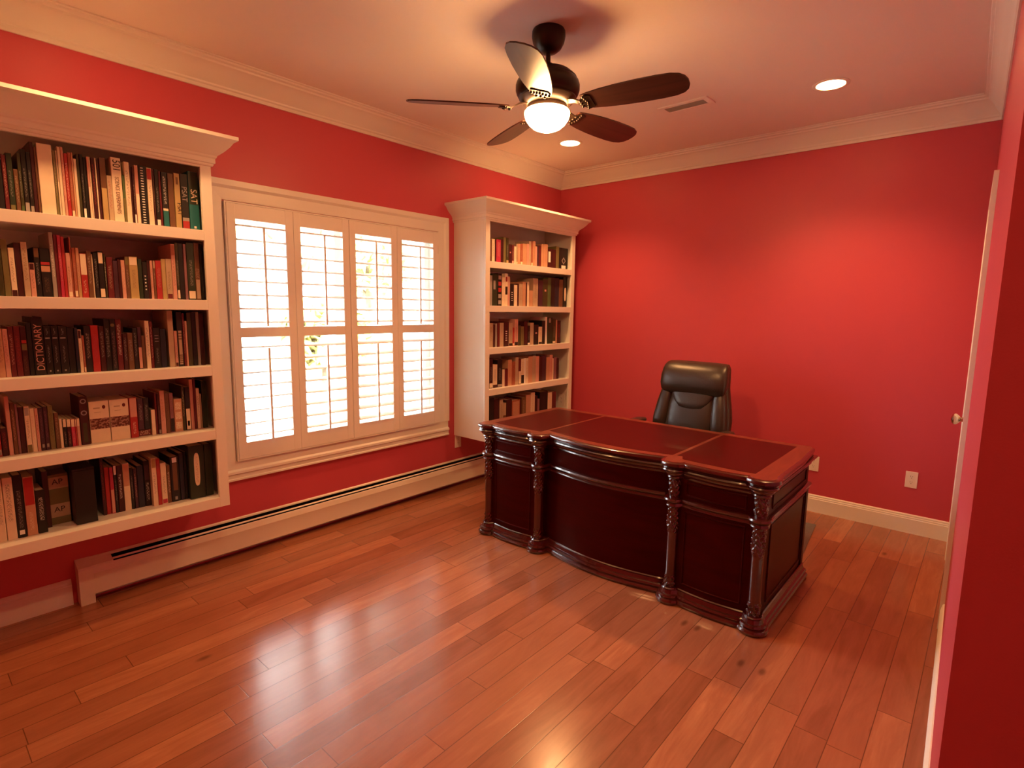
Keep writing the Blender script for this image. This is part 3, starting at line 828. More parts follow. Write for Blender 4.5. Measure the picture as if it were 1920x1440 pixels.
        for k in range(5): patch(0.06 + 0.035 * k, 0.08 + 0.035 * k, 'brown', 0.62, 'spine_band', out=0.0009)
        for k in range(3): patch(0.50 + 0.05 * k, 0.52 + 0.05 * k, 'brown', 0.62, 'spine_band', out=0.0009)
    elif key == 'tanpanel': patch(0.25, 0.86, 'brown', 0.55, 'spine_panel'); patch(0.87, 0.98, 'white', 0.55, 'spine_label'); patch(0.04, 0.11, 'grey', 0.3, 'spine_mark')
    elif key == 'titlelow': patch(0.12, 0.52, 'white', 0.55, 'spine_title', 0, PRINT(col, 'white')); patch(0.58, 0.9, 'purple', 0.8, 'spine_panel')
    elif key == 'whitelabel': patch(0.30, 0.86, 'white', 0.55, 'spine_label', -w * 0.2)
    elif key == 'emblemfoot':
        patch(0.03, 0.18, 'white', 0.5, 'spine_label')
        b = MB(); r2 = w * 0.5
        ring = [[(x_, q * r2 * cos(pi / 2 * k), 0.40 * h + q * r2 * sin(pi / 2 * k)) for k in range(4)] for q, x_ in ((1.0, -0.0002), (1.0, e), (0.62, e), (0.62, -0.0002))]
        b.loft(ring + [ring[0]], True, False); build('spine_emblem', b, book_mat('grey'), o)
    elif key in ('oval', 'ovalcream'):
        b = MB(); zc = 0.55 * h; hh = 0.31 * h; ww = w * 0.36
        if key == 'ovalcream': zc = 0.42 * h; hh = 0.22 * h; ww = w * 0.5
        ring = []
        for k in range(28):
            a = 2 * pi * k / 28
            ring.append((ww * math.copysign(abs(cos(a)) ** 0.7, cos(a)), zc + hh * math.copysign(abs(sin(a)) ** 0.55, sin(a))))
        b.loft([[(-0.0002, y, z) for y, z in ring], [(e, y, z) for y, z in ring]]); build('spine_label', b, book_mat('cream'), o)
        if key == 'oval': patch(0.30, 0.80, 'rust', 0.16, 'spine_title', 0, PRINT('cream', 'rust'), 0.0008)
    elif key == 'frame': patch(0.12, 0.95, 'orange', 0.8, 'spine_panel', 0, PRINT('orange', 'rust'))
    elif key == '501':
        lettering('501', 0.040, frame_mat((e, 0.001, h * 0.88), (0, 0, -1), (0, 1, 0)), book_mat('black'), o, font_scale_x=0.85)
        lettering('SCIENCE EXPERIMENTS', 0.0215, frame_mat((e, 0, h * 0.42), (0, 0, -1), (0, 1, 0)), book_mat('brown'), o, font_scale_x=0.72)
    elif key == 'PSATd':
        lettering('PSAT', 0.026, frame_mat((e, w * 0.35, h * 0.36), (0, 0, -1), (0, 1, 0)), book_mat('black'), o)
        patch(0.80, 0.93, 'brown', 0.4, 'spine_mark')
    elif key == 'PSATl':
        lettering('PSAT', 0.032, frame_mat((e, -w * 0.1, h * 0.64), (0, 0, -1), (0, 1, 0)), book_mat('grey'), o)
        patch(0.02, 0.15, 'red', 0.95); patch(0.15, 0.21, 'grey', 0.95, 'spine_band')
    elif key == 'SAT':
        patch(0.44, 0.99, 'dgreen', 0.97, 'spine_panel')
        lettering('SAT', 0.040, frame_mat((0.0009, 0.0, h * 0.58), (0, 0, -1), (0, 1, 0)), book_mat('cream'), o)
        patch(0.03, 0.07, 'white', 0.25, 'spine_mark')
    elif key == 'DICT':
        lettering('DICTIONARY', 0.036, frame_mat((e, 0.002, h * 0.48), (0, 0, 1), (0, -1, 0)), book_mat('pink'), o, font_scale_x=0.92)
    return o

BOOKS = {
'L1':((-3.05,1.868),'''
0.371 0.389 0.196 0.000 black plain
0.389 0.403 0.216 0.000 maroon title:pink
0.403 0.422 0.225 0.000 dgreen foot:olive
0.422 0.437 0.166 0.000 brown title:tan
0.437 0.449 0.232 0.000 dolive foot:green
0.449 0.466 0.249 0.000 black foot:grey
0.466 0.480 0.241 0.000 black foot:grey
0.480 0.493 0.285 0.000 dmaroon plain
0.493 0.502 0.267 0.000 brown plain
0.502 0.552 0.285 0.000 cream binder
0.552 0.562 0.265 0.000 olive title:tan
0.562 0.569 0.267 0.000 tan half:cream
0.569 0.580 0.284 0.000 cream plain
0.580 0.590 0.285 0.000 pink title:red
0.590 0.603 0.262 0.000 red title:cream
0.603 0.615 0.268 0.000 rust foot:cream
0.615 0.622 0.270 0.000 orange plain
0.622 0.633 0.247 0.000 cream plain
0.633 0.644 0.268 0.000 dolive plain
0.644 0.656 0.270 0.000 black foot:white
0.656 0.668 0.260 0.000 black plain
0.668 0.677 0.264 0.000 pink half:cream
0.677 0.683 0.266 0.000 cream plain
0.683 0.697 0.263 0.000 dmaroon title:red
0.697 0.703 0.265 0.000 cream plain
0.703 0.714 0.261 0.000 dmaroon plain
0.714 0.737 0.271 0.000 brown half:gold
0.737 0.756 0.199 0.000 tan title:red
0.756 0.795 0.281 0.000 cream 501
0.795 0.806 0.211 0.000 green half:olive
0.806 0.827 0.271 0.000 cream title:brown
0.827 0.835 0.259 0.000 dmaroon plain
0.835 0.845 0.254 0.000 dmaroon foot:white
0.845 0.861 0.263 0.000 pink half:cream
0.862 0.894 0.266 0.000 black spiral
0.894 0.916 0.262 0.000 cream head:red
0.916 0.925 0.257 0.000 dmaroon title:olive
0.925 0.943 0.261 0.000 black foot:white
0.943 0.953 0.255 0.000 maroon plain
0.953 0.979 0.255 0.000 black script
0.981 1.007 0.254 0.000 brown plain
1.008 1.034 0.259 0.000 gold PSATd
1.035 1.069 0.261 0.000 black PSATl
1.070 1.115 0.279 0.000 teal SAT
'''),
'L2':((-3.05,1.525),'''
0.342 0.359 0.191 0.000 dolive plain
0.359 0.380 0.227 0.000 olive plain
0.380 0.399 0.195 0.000 cream patchfootdark
0.399 0.420 0.217 0.000 dmaroon plain
0.420 0.441 0.222 0.000 tan title:brown
0.441 0.459 0.139 0.000 pink head:dmaroon
0.459 0.478 0.204 0.000 black head:brown
0.478 0.512 0.202 0.000 black band:orange
0.513 0.528 0.271 0.000 grey title:white
0.528 0.540 0.263 0.000 maroon plain
0.540 0.553 0.261 0.000 crimson title:pink
0.553 0.565 0.257 0.000 red plain
0.565 0.581 0.190 0.000 pink foot:cream
0.581 0.587 0.257 0.000 rust plain
0.587 0.600 0.213 0.000 rust foot:cream
0.600 0.613 0.214 0.000 orange foot:gold
0.613 0.638 0.192 0.000 red headhalf:cream
0.638 0.656 0.204 0.000 brown title:tan
0.656 0.662 0.192 0.000 cream plain
0.662 0.678 0.198 0.000 black title:grey
0.678 0.700 0.207 0.000 black headfoot:cream
0.700 0.708 0.196 0.000 dolive title:white
0.709 0.733 0.183 0.000 maroon title:tan
0.733 0.752 0.169 0.000 purple plain
0.752 0.764 0.176 0.000 dmaroon plain
0.764 0.780 0.174 0.000 pink title:cream
0.780 0.796 0.191 0.000 brown head:olive
0.796 0.831 0.192 0.000 gold head:cream
0.831 0.849 0.185 0.000 dgreen plain
0.849 0.869 0.172 0.000 black dots
0.869 0.881 0.179 0.000 dmaroon plain
0.881 0.892 0.180 0.000 pink title:red
0.892 0.903 0.181 0.000 brown head:tan
0.903 0.928 0.182 0.000 red title:orange
0.928 0.947 0.191 0.000 gold title:tan
0.947 0.973 0.193 0.000 tan foot:maroon
0.973 0.992 0.265 0.000 pink head:rust
0.992 1.006 0.273 0.000 dolive foot:cream
1.006 1.029 0.271 0.000 black plain
1.029 1.042 0.270 0.000 mauve plain
1.042 1.077 0.279 0.000 dgreen foot:cream
1.077 1.101 0.281 0.000 brown halfface
1.101 1.115 0.280 0.000 black plain
'''),
'L3':((-3.085,1.19),'''
0.319 0.339 0.202 0.000 orange title:brown
0.339 0.356 0.200 0.000 pink title:rust
0.356 0.374 0.211 0.000 maroon title:pink
0.374 0.395 0.212 0.000 maroon title:red
0.395 0.415 0.212 0.000 dmaroon band:olive
0.415 0.433 0.225 0.000 black plain
0.433 0.471 0.250 0.000 black DICT
0.471 0.496 0.211 0.000 black set
0.496 0.521 0.211 0.000 black set
0.521 0.551 0.210 0.000 black set
0.551 0.577 0.202 0.000 black plain
0.577 0.589 0.201 0.000 navy plain
0.589 0.602 0.193 0.000 cream head:dmaroon
0.602 0.611 0.167 0.000 rust foot:cream
0.611 0.636 0.209 0.000 black title:tan
0.636 0.665 0.211 0.000 red title:crimson
0.666 0.687 0.208 0.000 dmaroon title:grey
0.687 0.710 0.240 0.000 black title:grey
0.710 0.732 0.240 0.000 black emblem
0.732 0.755 0.239 0.000 maroon title:white
0.756 0.775 0.171 0.000 dmaroon title:grey
0.775 0.798 0.174 0.000 brown title:grey
0.798 0.817 0.197 0.000 black title:grey
0.817 0.833 0.200 0.000 purple half:pink
0.833 0.848 0.160 0.000 brown plain
0.849 0.868 0.231 0.000 cream title:black
0.868 0.882 0.227 0.000 maroon title:pink
0.882 0.912 0.196 0.000 black rings
0.912 0.938 0.189 0.000 navy plain
0.948 0.974 0.280 0.000 tan plain
0.974 0.988 0.179 0.000 pink foot:dmaroon
0.988 1.014 0.273 0.000 black goldhalf
1.014 1.025 0.267 0.000 maroon title:pink
1.025 1.036 0.228 0.000 pink plain
1.036 1.057 0.270 0.000 dolive plain
1.057 1.079 0.273 0.000 black plain
1.079 1.094 0.273 0.000 grey plain
1.094 1.115 0.267 0.000 dmaroon plain
'''),
'L4':((-3.105,0.855),'''
0.293 0.302 0.215 0.000 red foot:grey
0.303 0.323 0.120 0.000 dmaroon title:red
0.324 0.339 0.253 0.000 pink title:tan
0.340 0.354 0.224 0.000 brown title:pink
0.354 0.364 0.216 0.000 mauve plain
0.364 0.382 0.202 0.000 dmaroon plain
0.383 0.401 0.203 0.000 cream footolive
0.401 0.417 0.192 0.000 cream title:pink
0.417 0.429 0.190 0.000 pink title:maroon
0.429 0.445 0.191 0.000 purple dotfoot
0.445 0.461 0.195 0.000 purple dotfoot
0.461 0.480 0.196 0.000 olive title:dolive
0.481 0.497 0.162 0.000 brown title:tan
0.497 0.509 0.132 0.000 cream plain
0.509 0.523 0.130 0.000 black mini
0.523 0.538 0.128 0.000 dmaroon mini
0.538 0.553 0.125 0.000 crimson mini
0.553 0.559 0.124 0.000 red mini
0.559 0.571 0.126 0.000 pink mini
0.573 0.606 0.224 0.000 dmaroon circles
0.766 0.798 0.197 0.000 red headhalf:pink
0.799 0.824 0.194 0.000 purple title:grey
0.824 0.848 0.194 0.000 black title:grey
0.855 0.873 0.127 0.000 cream plain
0.874 0.884 0.211 0.000 maroon plain
0.884 0.896 0.207 0.000 dmaroon foot:grey
0.896 0.918 0.218 0.000 pink title:rust
0.918 0.937 0.203 0.000 brown title:dmaroon
0.938 0.956 0.201 0.000 mauve halfdark
0.957 0.995 0.168 0.000 orange squares
0.995 1.009 0.234 0.000 dolive title:tan
1.010 1.033 0.225 0.000 black halfcream
1.034 1.051 0.263 0.000 pink plain
1.051 1.064 0.265 0.000 maroon plain
1.064 1.080 0.214 0.000 cream title:maroon
1.080 1.090 0.182 0.000 tan plain
1.091 1.115 0.251 0.000 dgreen plain
'''),
'L5':((-3.09,0.49),'''
0.261 0.286 0.271 0.000 cream title:brown
0.287 0.320 0.273 0.000 cream title:black
0.320 0.351 0.279 0.000 black footwhite
0.352 0.388 0.264 0.000 orange headhalf:red
0.389 0.422 0.196 0.000 black title:white
0.636 0.651 0.295 -0.050 dmaroon title:red
0.652 0.671 0.233 -0.050 red plain
0.671 0.687 0.229 -0.050 crimson half:pink
0.687 0.701 0.238 -0.050 black head:white
0.701 0.724 0.232 -0.050 dmaroon title:white
0.725 0.753 0.237 -0.050 cream headhalf:orange
0.754 0.767 0.211 -0.050 black title:grey
0.768 0.783 0.204 -0.050 purple title:pink
0.783 0.812 0.214 -0.050 navy plain
0.813 0.839 0.233 -0.050 black titlelow
0.839 0.861 0.247 -0.020 cream head:gold
0.861 0.878 0.241 -0.020 red title:rust
0.878 0.904 0.214 -0.020 cream foot:crimson
0.904 0.921 0.198 -0.020 brown title:cream
0.922 0.963 0.237 -0.020 black tanpanel
0.964 0.986 0.249 -0.020 navy plain
0.987 1.000 0.253 -0.020 black plain
1.000 1.075 0.284 0.010 dgreen oval
1.077 1.115 0.281 0.010 dgreen plain
'''),
'R1':((-3.05,1.868),'''
3.220 3.248 0.172 0.000 brown title:rust
3.248 3.282 0.178 0.000 cream title:black
3.282 3.300 0.178 0.000 dmaroon plain
3.300 3.353 0.179 0.000 crimson title:pink
3.354 3.386 0.186 0.000 dmaroon plain
3.386 3.417 0.205 0.000 olive plain
3.417 3.448 0.203 0.000 dolive foot:gold
3.448 3.488 0.154 0.000 dmaroon dot1
3.488 3.515 0.152 0.000 maroon foot:pink
3.515 3.543 0.144 0.000 cream title:orange
3.543 3.561 0.167 0.000 tan foot:cream
3.561 3.595 0.170 0.000 orange title:cream
3.595 3.626 0.173 0.000 rust foot:cream
3.626 3.679 0.177 0.000 orange title:tan
3.679 3.709 0.181 0.000 pink title:rust
3.709 3.739 0.207 0.000 tan plain
3.739 3.761 0.204 0.000 rust foot:cream
3.761 3.797 0.211 0.000 orange title:brown
3.797 3.828 0.171 0.000 pink plain
3.828 3.855 0.179 0.000 purple plain
3.855 3.882 0.182 0.000 maroon plain
3.882 3.915 0.196 0.000 orange plain
3.915 3.970 0.200 0.000 orange title:rust
3.971 4.032 0.165 0.000 dmaroon whitelabel
4.032 4.094 0.165 0.000 dmaroon title:maroon
4.094 4.139 0.197 0.000 olive plain
4.144 4.275 0.190 0.000 black emblemfoot
'''),
'R2':((-3.05,1.525),'''
3.224 3.256 0.238 0.000 grey plain
3.256 3.317 0.248 0.000 dgreen headw
3.319 3.369 0.259 0.000 black checks
3.369 3.407 0.230 0.000 cream title:tan
3.407 3.443 0.261 0.000 cream patchdark
3.443 3.470 0.239 0.000 pink title:tan
3.470 3.521 0.181 0.000 black dots
3.521 3.563 0.175 0.000 cream title:tan
3.563 3.584 0.185 0.000 dmaroon plain
3.584 3.632 0.186 0.000 tan title:rust
3.632 3.675 0.205 0.000 orange title:tan
3.675 3.696 0.201 0.000 dmaroon plain
3.696 3.726 0.208 0.000 cream plain
3.726 3.775 0.136 0.000 orange plain
3.775 3.841 0.241 0.000 tan title:brown
3.841 3.910 0.227 0.000 purple plain
3.910 3.982 0.242 0.000 dolive dot1
3.982 4.030 0.257 0.000 green plain
4.030 4.093 0.260 0.000 black plain
4.093 4.156 0.258 0.000 navy plain
4.156 4.216 0.249 0.000 brown plain
4.218 4.275 0.276 0.000 black ovalcream
'''),
'R3':((-3.06,1.19),'''
3.234 3.281 0.195 0.000 tan title:brown
3.281 3.310 0.185 0.000 dmaroon plain
3.310 3.334 0.191 0.000 grey plain
3.334 3.361 0.198 0.000 maroon plain
3.361 3.409 0.197 0.000 tan title:pink
3.409 3.473 0.203 0.000 dmaroon dots
3.473 3.523 0.193 0.000 tan foot:black
3.523 3.546 0.155 0.000 red foot:cream
3.546 3.593 0.226 0.000 pink foot:black
3.593 3.632 0.171 0.000 dolive plain
3.632 3.670 0.163 0.000 olive title:dolive
3.670 3.720 0.205 0.000 dmaroon title:maroon
3.720 3.754 0.169 0.000 black foot:white
3.754 3.804 0.193 0.000 tan title:grey
3.804 3.873 0.175 0.000 black dot1
3.873 3.925 0.156 0.000 cream foot:black
3.925 3.973 0.210 0.000 black plain
3.973 4.004 0.243 0.000 white plain
4.004 4.081 0.239 0.000 dgreen headw2
4.081 4.128 0.224 0.000 dolive foot:cream
4.128 4.154 0.216 0.000 orange plain
4.154 4.205 0.208 0.000 dmaroon title:red
'''),
'R4':((-3.06,0.855),'''
3.238 3.281 0.247 0.000 dmaroon foot:cream
3.281 3.336 0.191 0.000 cream patchfootdark
3.336 3.397 0.228 0.000 black foot:grey
3.397 3.432 0.143 0.000 cream plain
3.432 3.469 0.147 0.000 maroon plain
3.469 3.517 0.220 0.000 orange title:rust
3.517 3.564 0.203 0.000 rust title:dmaroon
3.564 3.605 0.236 0.000 tan plain
3.605 3.640 0.219 0.000 maroon half:cream
3.640 3.682 0.217 0.000 cream halfdark
3.682 3.706 0.222 0.000 white plain
3.706 3.738 0.221 0.000 cream title:black
3.738 3.797 0.232 0.000 orange title:pink
3.797 3.844 0.237 0.000 tan title:rust
3.844 3.891 0.230 0.000 pink title:orange
3.891 3.939 0.224 0.000 dmaroon plain
3.939 3.999 0.229 0.000 purple plain
3.999 4.049 0.211 0.000 orange title:tan
4.049 4.091 0.231 0.000 pink title:red
4.091 4.116 0.198 0.000 cream plain
4.116 4.155 0.204 0.000 mauve plain
4.155 4.193 0.194 0.000 dmaroon plain
'''),
'R5':((-3.07,0.49),'''
3.251 3.316 0.280 0.000 black plain
3.316 3.381 0.266 0.000 dmaroon plain
3.381 3.422 0.253 0.000 tan title:brown
3.422 3.463 0.220 0.000 tan half:brown
3.463 3.537 0.242 0.000 dmaroon plain
3.537 3.644 0.228 0.000 rust frame
3.644 3.668 0.231 0.000 dmaroon plain
3.668 3.725 0.241 0.000 brown title:tan
3.725 3.793 0.256 0.000 orange title:tan
3.793 3.852 0.271 0.000 cream title:tan
3.852 3.892 0.236 0.000 dmaroon plain
3.892 3.923 0.202 0.000 mauve plain
3.923 4.043 0.262 0.000 black title:purple
4.043 4.109 0.244 0.000 cream title:tan
4.109 4.171 0.245 0.000 maroon title:dmaroon
'''),

}

def books():
    for code, ((xs, zs), rows) in BOOKS.items():
        rows = [r.split() for r in rows.strip().splitlines()]
        n = len(rows)
        grp = 'books on the %s of the %s' % (SHN[code[1]], CASE[code[0]])
        for i, (a, b_, h, dx, col, st) in enumerate(rows):
            a, b_, h, dx = float(a), float(b_), float(h), float(dx)
            x = xs + dx - (random.random() * 0.006 if st in ('plain',) else 0.0)
            dmax = x + 3.352 - 0.004
            depth = min(dmax, 0.13 + 0.55 * max(0, h - 0.17) + 0.03 * random.random())
            z = zs
            if code == 'L4' and 0.797 < a < 0.85:
                z, h = zs + 0.0345, 0.155
            o = make_book(a, b_, h, x, z, col, st, depth)
            wd = (b_ - a)
            size = 'thin ' if wd < 0.0155 else ('thick ' if wd > 0.031 else '')
            key = st.split(':')[0]
            if key in SPECIAL: lab = SPECIAL[key]
            else:
                side, k = ('left', i + 1) if i < n / 2 else ('right', n - i)
                lab = '%s%s book, %s from %s, %s, %s' % (size, CNAME[col], NUM[k], side, SHN[code[1]], CASE[code[0]])
            tag(o, lab, 'book', grp)
books()

def boxed_sets():
    # two cream slipcases with a floral band, side by side on the fourth shelf
    pattern = illegible('floral_band', (.10, .02, .02), (.60, .38, .26), 0.45)
    for k, (ya, yb) in enumerate(((0.6085, 0.6860), (0.6880, 0.7650))):
        t = thing('slipcase_set', 'cream boxed set with dark floral band, %s of the two on the fourth shelf' % ('left' if k == 0 else 'right'), 'boxed books', (-3.11, (ya + yb) / 2, 0.8553), 0, 'cream boxed sets')
        w = (yb - ya) / 2 - 0.0005
        b = MB(); b.box(-0.15, -w, 0, 0, w, 0.195, 0.0012); build('case', b, book_mat('cream'), t)
        b = MB(); b.box(-0.0002, -w + 0.0012, 0.064, 0.0005, w - 0.0012, 0.114); build('floral_band', b, pattern, t)
        b = MB(); b.box(-0.0002, -w * 0.55, 0.160, 0.0005, w * 0.1, 0.166); b.box(-0.0002, -w * 0.5, 0.142, 0.0005, w * 0.2, 0.144); build('case_print', b, book_mat('tan'), t)
        b = MB(); ring = [[(x_, w * 0.5 + 0.0065 * cos(2 * pi * q / 14), 0.166 + 0.009 * sin(2 * pi * q / 14)) for q in range(14)] for x_ in (-0.0002, 0.0005)]
        b.loft(ring); build('case_emblem', b, book_mat('maroon'), t)
    # book lying flat under two dark ones
    o = make_book(-0.016, 0.016, 0.052, 0, 0, 'maroon', 'plain', 0.16)
    o.rotation_euler = (radians(90), 0, 0)
    o.location = (-3.115, 0.852, 0.8555 + 0.0163)
    b = MB(); b.box(-0.0002, -0.010, 0.004, 0.0005, 0.012, 0.048); build('spine_label', b, PRINT('maroon', 'cream'), o)
    tag(o, 'maroon book lying flat under two dark books on the left bookcase fourth shelf', 'book', 'books on the fourth shelf of the left bookcase')
    # olive card box with two cream labels
    t = thing('card_box', 'olive box with two cream AP labels on the left bookcase bottom shelf', 'box', (-3.167, 0.4835, 0.4903), 0)
    b = MB(); b.box(-0.12, -0.0365, 0, 0, 0.0355, 0.234, 0.0012); build('box_body', b, book_mat('olive'), t)
    for z0, z1 in ((0.034, 0.096), (0.168, 0.222)):
        b = MB(); b.box(-0.0002, -0.036, z0, 0.0006, 0.035, z1); l = build('box_label', b, book_mat('tan'), t)
        lettering('AP', 0.034, frame_mat((0.0008, -0.004, (z0 + z1) / 2 + 0.004), (0, 1, 0), (0, 0, 1)), book_mat('black'), l)
    # big black box
    t = thing('black_box', 'plain black box standing on the left bookcase bottom shelf', 'box', (-3.085, 0.563, 0.4903), 0)
    b = MB(); b.box(-0.2, -0.040, 0, 0, 0.040, 0.252, 0.002); build('box_body', b, book_mat('black'), t)
    b = MB(); b.box(-0.201, -0.0405, 0.2525, 0.001, 0.0405, 0.262, 0.0015); build('box_lid', b, book_mat('black'), t)
    o = make_book(0.4235, 0.4455, 0.262, -3.145, 0.49, 'dmaroon', 'plain', 0.16)
    tag(o, 'tall dark maroon book behind the short black book, left bookcase bottom shelf', 'book', 'books on the bottom shelf of the left bookcase')
boxed_sets()

# ------------------------------------------------------------------ the desk
DX, DY = -1.592, 2.950
YP, UC, RC = -0.345, (0.86, 0.44), 0.036
def front(u):
    a = abs(u)
    if a < 0.44: return YP + 0.062 - 0.075 * cos(pi / 2 * a / 0.44)
    t = min(1, abs(a - 0.65) / 0.21)
    return YP + 0.006 - 0.024 * cos(pi / 2 * t)
def outline():
    right = []
    for d in (30, 12, -8, -28, -48, -68, -88, -108, -130, -150): right.append((0.86 + RC * cos(radians(d)), YP + RC * sin(radians(d))))
    for u in [0.815, 0.79, 0.76, 0.73, 0.69, 0.65, 0.61, 0.57, 0.54, 0.51, 0.485]: right.append((u, front(u)))
    for d in (-30, -50, -70, -90, -110, -130, -150): right.append((0.44 + RC * cos(radians(d)), YP + RC * sin(radians(d))))
    for u in [0.395, 0.37, 0.34, 0.30, 0.25, 0.20, 0.15, 0.10, 0.05]: right.append((u, front(u)))
    return [(0.885, 0.42), (0.885, 0.1), (0.885, YP + 0.09), (0.886, YP + 0.05)] + right + [(0.0, front(0))] + [(-x, y) for x, y in reversed(right)] + [(-0.886, YP + 0.05), (-0.885, YP + 0.09), (-0.885, 0.1), (-0.885, 0.42)]
def offset(path, o):
    out = []; n = len(path)
    for i, p in enumerate(path):
        if i in (0, n - 1): nx, ny = (1 if p[0] > 0 else -1), 0.0
        else:
            a, c = path[i - 1], path[i + 1]
            tx, ty = c[0] - a[0], c[1] - a[1]; l = sqrt(tx * tx + ty * ty); nx, ny = -ty / l, tx / l
        out.append((p[0] + nx * o, p[1] + ny * o))
    return out

def desk():
    t = thing('executive_desk', 'large dark mahogany executive desk with serpentine front and red leather top', 'desk', (DX, DY, 0))
    path = outline()
    def off(o): return offset(path, o)
    def sweep(pr):
        b = MB(); rings = []
        offs = {o: off(o) for o in set(p[0] for p in pr)}
        for i in range(len(path)): rings.append([(offs[o][i][0], offs[o][i][1], z) for o, z in pr])
        b.loft(rings); return b
    # pedestals
    for sg in (1, -1):
        us = [0.845, 0.80, 0.75, 0.70, 0.65, 0.60, 0.55, 0.50, 0.455]
        poly = [(0.88, 0.418)] + [(0.88, YP + 0.012)] + [(u, front(u)) for u in us] + [(0.425, YP + 0.03), (0.425, 0.418)]
        b = MB(); b.prism([(sg * x, y) for x, y in poly], 0.012, 0.690)
        build('pedestal', b, MAHOG, t, 25)
        # drawers on the sitter's side
        for (za, zb) in ((0.10, 0.30), (0.315, 0.50), (0.515, 0.665)):
            b = MB(); b.box(sg * 0.65 - 0.20, 0.4185, za, sg * 0.65 + 0.20, 0.436, zb, 0.004)
            d = build('drawer_front', b, MAHOG, t)
            b = MB(); b.tube([(sg * 0.65 - 0.05, 0.437, (za + zb) / 2 + 0.01), (sg * 0.65 - 0.045, 0.458, (za + zb) / 2), (sg * 0.65, 0.462, (za + zb) / 2 - 0.012), (sg * 0.65 + 0.045, 0.458, (za + zb) / 2), (sg * 0.65 + 0.05, 0.437, (za + zb) / 2 + 0.01)], 0.004)
            build('drawer_handle', b, BRASS, d, 50)
    us = [0.424 - 0.0385 * k for k in range(23)]
    poly = [(u, front(u)) for u in us] + [(u, front(u) + 0.022) for u in reversed(us)]
    b = MB(); b.prism(poly, 0.012, 0.690); build('modesty_panel', b, MAHOG, t, 25)
    b = MB(); b.box(-0.424, front(0.42) + 0.03, 0.60, 0.424, 0.41, 0.690); build('centre_drawer', b, MAHOG, t)
    # turned and carved quarter columns
    for uc in (0.86, 0.44, -0.44, -0.86):
        b = MB(); nz, nt_ = 190, 44; rings = []
        for i in range(nz + 1):
            z = 0.070 + (0.690 - 0.070) * i / nz
            r0 = 0.0275; amp = 0.0
            if z > 0.36: amp = min(1, (z - 0.36) / 0.05)
            if z < 0.16: amp = min(1, (0.16 - z) / 0.03)
            if 0.525 < z < 0.570: amp = 0.0
            if amp > 0: r0 -= 0.002 * amp
            ring = []
            for k in range(nt_):
                th = 2 * pi * k / nt_
                leaf = abs(sin(2.5 * th + 26 * (z - 0.36))) ** 0.8 * (0.55 + 0.45 * sin(230 * z + 3 * sin(5 * th)))
                r = r0 + amp * 0.0095 * leaf
                ring.append((uc + r * cos(th), YP + r * sin(th), z))
            rings.append(ring)
        b.loft(rings); c = build('carved_column', b, MAHOGC, t, 60)
        b = MB()
        for zr in (0.53, 0.685): b.lathe([(0.025, zr - 0.010), (0.032, zr - 0.007), (0.034, zr), (0.032, zr + 0.005), (0.025, zr + 0.007)], 28, (uc, YP, 0))
        build('column_collar', b, MAHOGC, c, 50)
    b = sweep([(-0.025, 0.0005), (0.026, 0.0005), (0.034, 0.008), (0.036, 0.018), (0.031, 0.027), (0.024, 0.030), (0.025, 0.034), (0.028, 0.042), (0.024, 0.050), (0.013, 0.054), (0.010, 0.062), (0.006, 0.072), (0.008, 0.078), (0.003, 0.083), (-0.025, 0.083)])
    build('base_molding', b, MAHOGC, t, 35)
    b = sweep([(-0.010, 0.516), (0.003, 0.516), (0.007, 0.521), (0.004, 0.527), (0.004, 0.534), (0.008, 0.538), (0.005, 0.541), (0.013, 0.543), (0.017, 0.551), (0.013, 0.559), (0.005, 0.562), (-0.010, 0.562)])
    build('waist_molding', b, MAHOGC, t, 35)
    b = sweep([(-0.02, 0.664), (0.004, 0.664), (0.007, 0.670), (0.004, 0.676), (0.010, 0.680), (0.018, 0.688), (0.021, 0.694), (0.021, 0.698), (0.032, 0.704), (0.036, 0.711), (0.032, 0.717), (-0.02, 0.717)])
    build('cornice_molding', b, MAHOGC, t, 35)
    # top
    back = [(-0.885 - 0.0, 0.448), (0.885, 0.448)]
    def top_ring(o, z):
        f = off(o)
        return [(x, y, z) for x, y in f[1:-1]] + [(-0.885 - o * 0.4, 0.42, z), (-0.87, 0.445 + o * 0.3, z), (0.87, 0.445 + o * 0.3, z), (0.885 + o * 0.4, 0.42, z)]
    b = MB(); b.loft([top_ring(o, z) for o, z in ((0.010, 0.7175), (0.026, 0.7175), (0.034, 0.722), (0.030, 0.727), (0.036, 0.729), (0.043, 0.735), (0.044, 0.742), (0.040, 0.750), (0.030, 0.754), (0.018, 0.755))])
    build('tabletop_edge', b, MAHOGC, t, 35)
    f = off(0.022)
    poly = [(x, y) for x, y in f[1:-1]] + [(-0.89, 0.42), (-0.872, 0.446), (0.872, 0.446), (0.89, 0.42)]
    b = MB(); b.prism(poly, 0.750, 0.7556); build('veneer_border', b, MAHOGT, t, 25)['label'] = 'lighter reddish-brown veneer border'
    for (ua, ub) in ((-0.838, -0.452), (-0.430, 0.386), (0.408, 0.818)):
        n = 16
        fr = [(ua + (ub - ua) * k / n, front(ua + (ub - ua) * k / n) + 0.022 + 0.012 * (1 - abs(2 * k / n - 1))) for k in range(n + 1)]
        poly = fr + [(ub, 0.385), (ua, 0.385)]
        b = MB(); b.prism(poly, 0.752, 0.7561); build('leather_inlay', b, LEATHER_TOP, t)['label'] = 'dark red leather writing inlay'
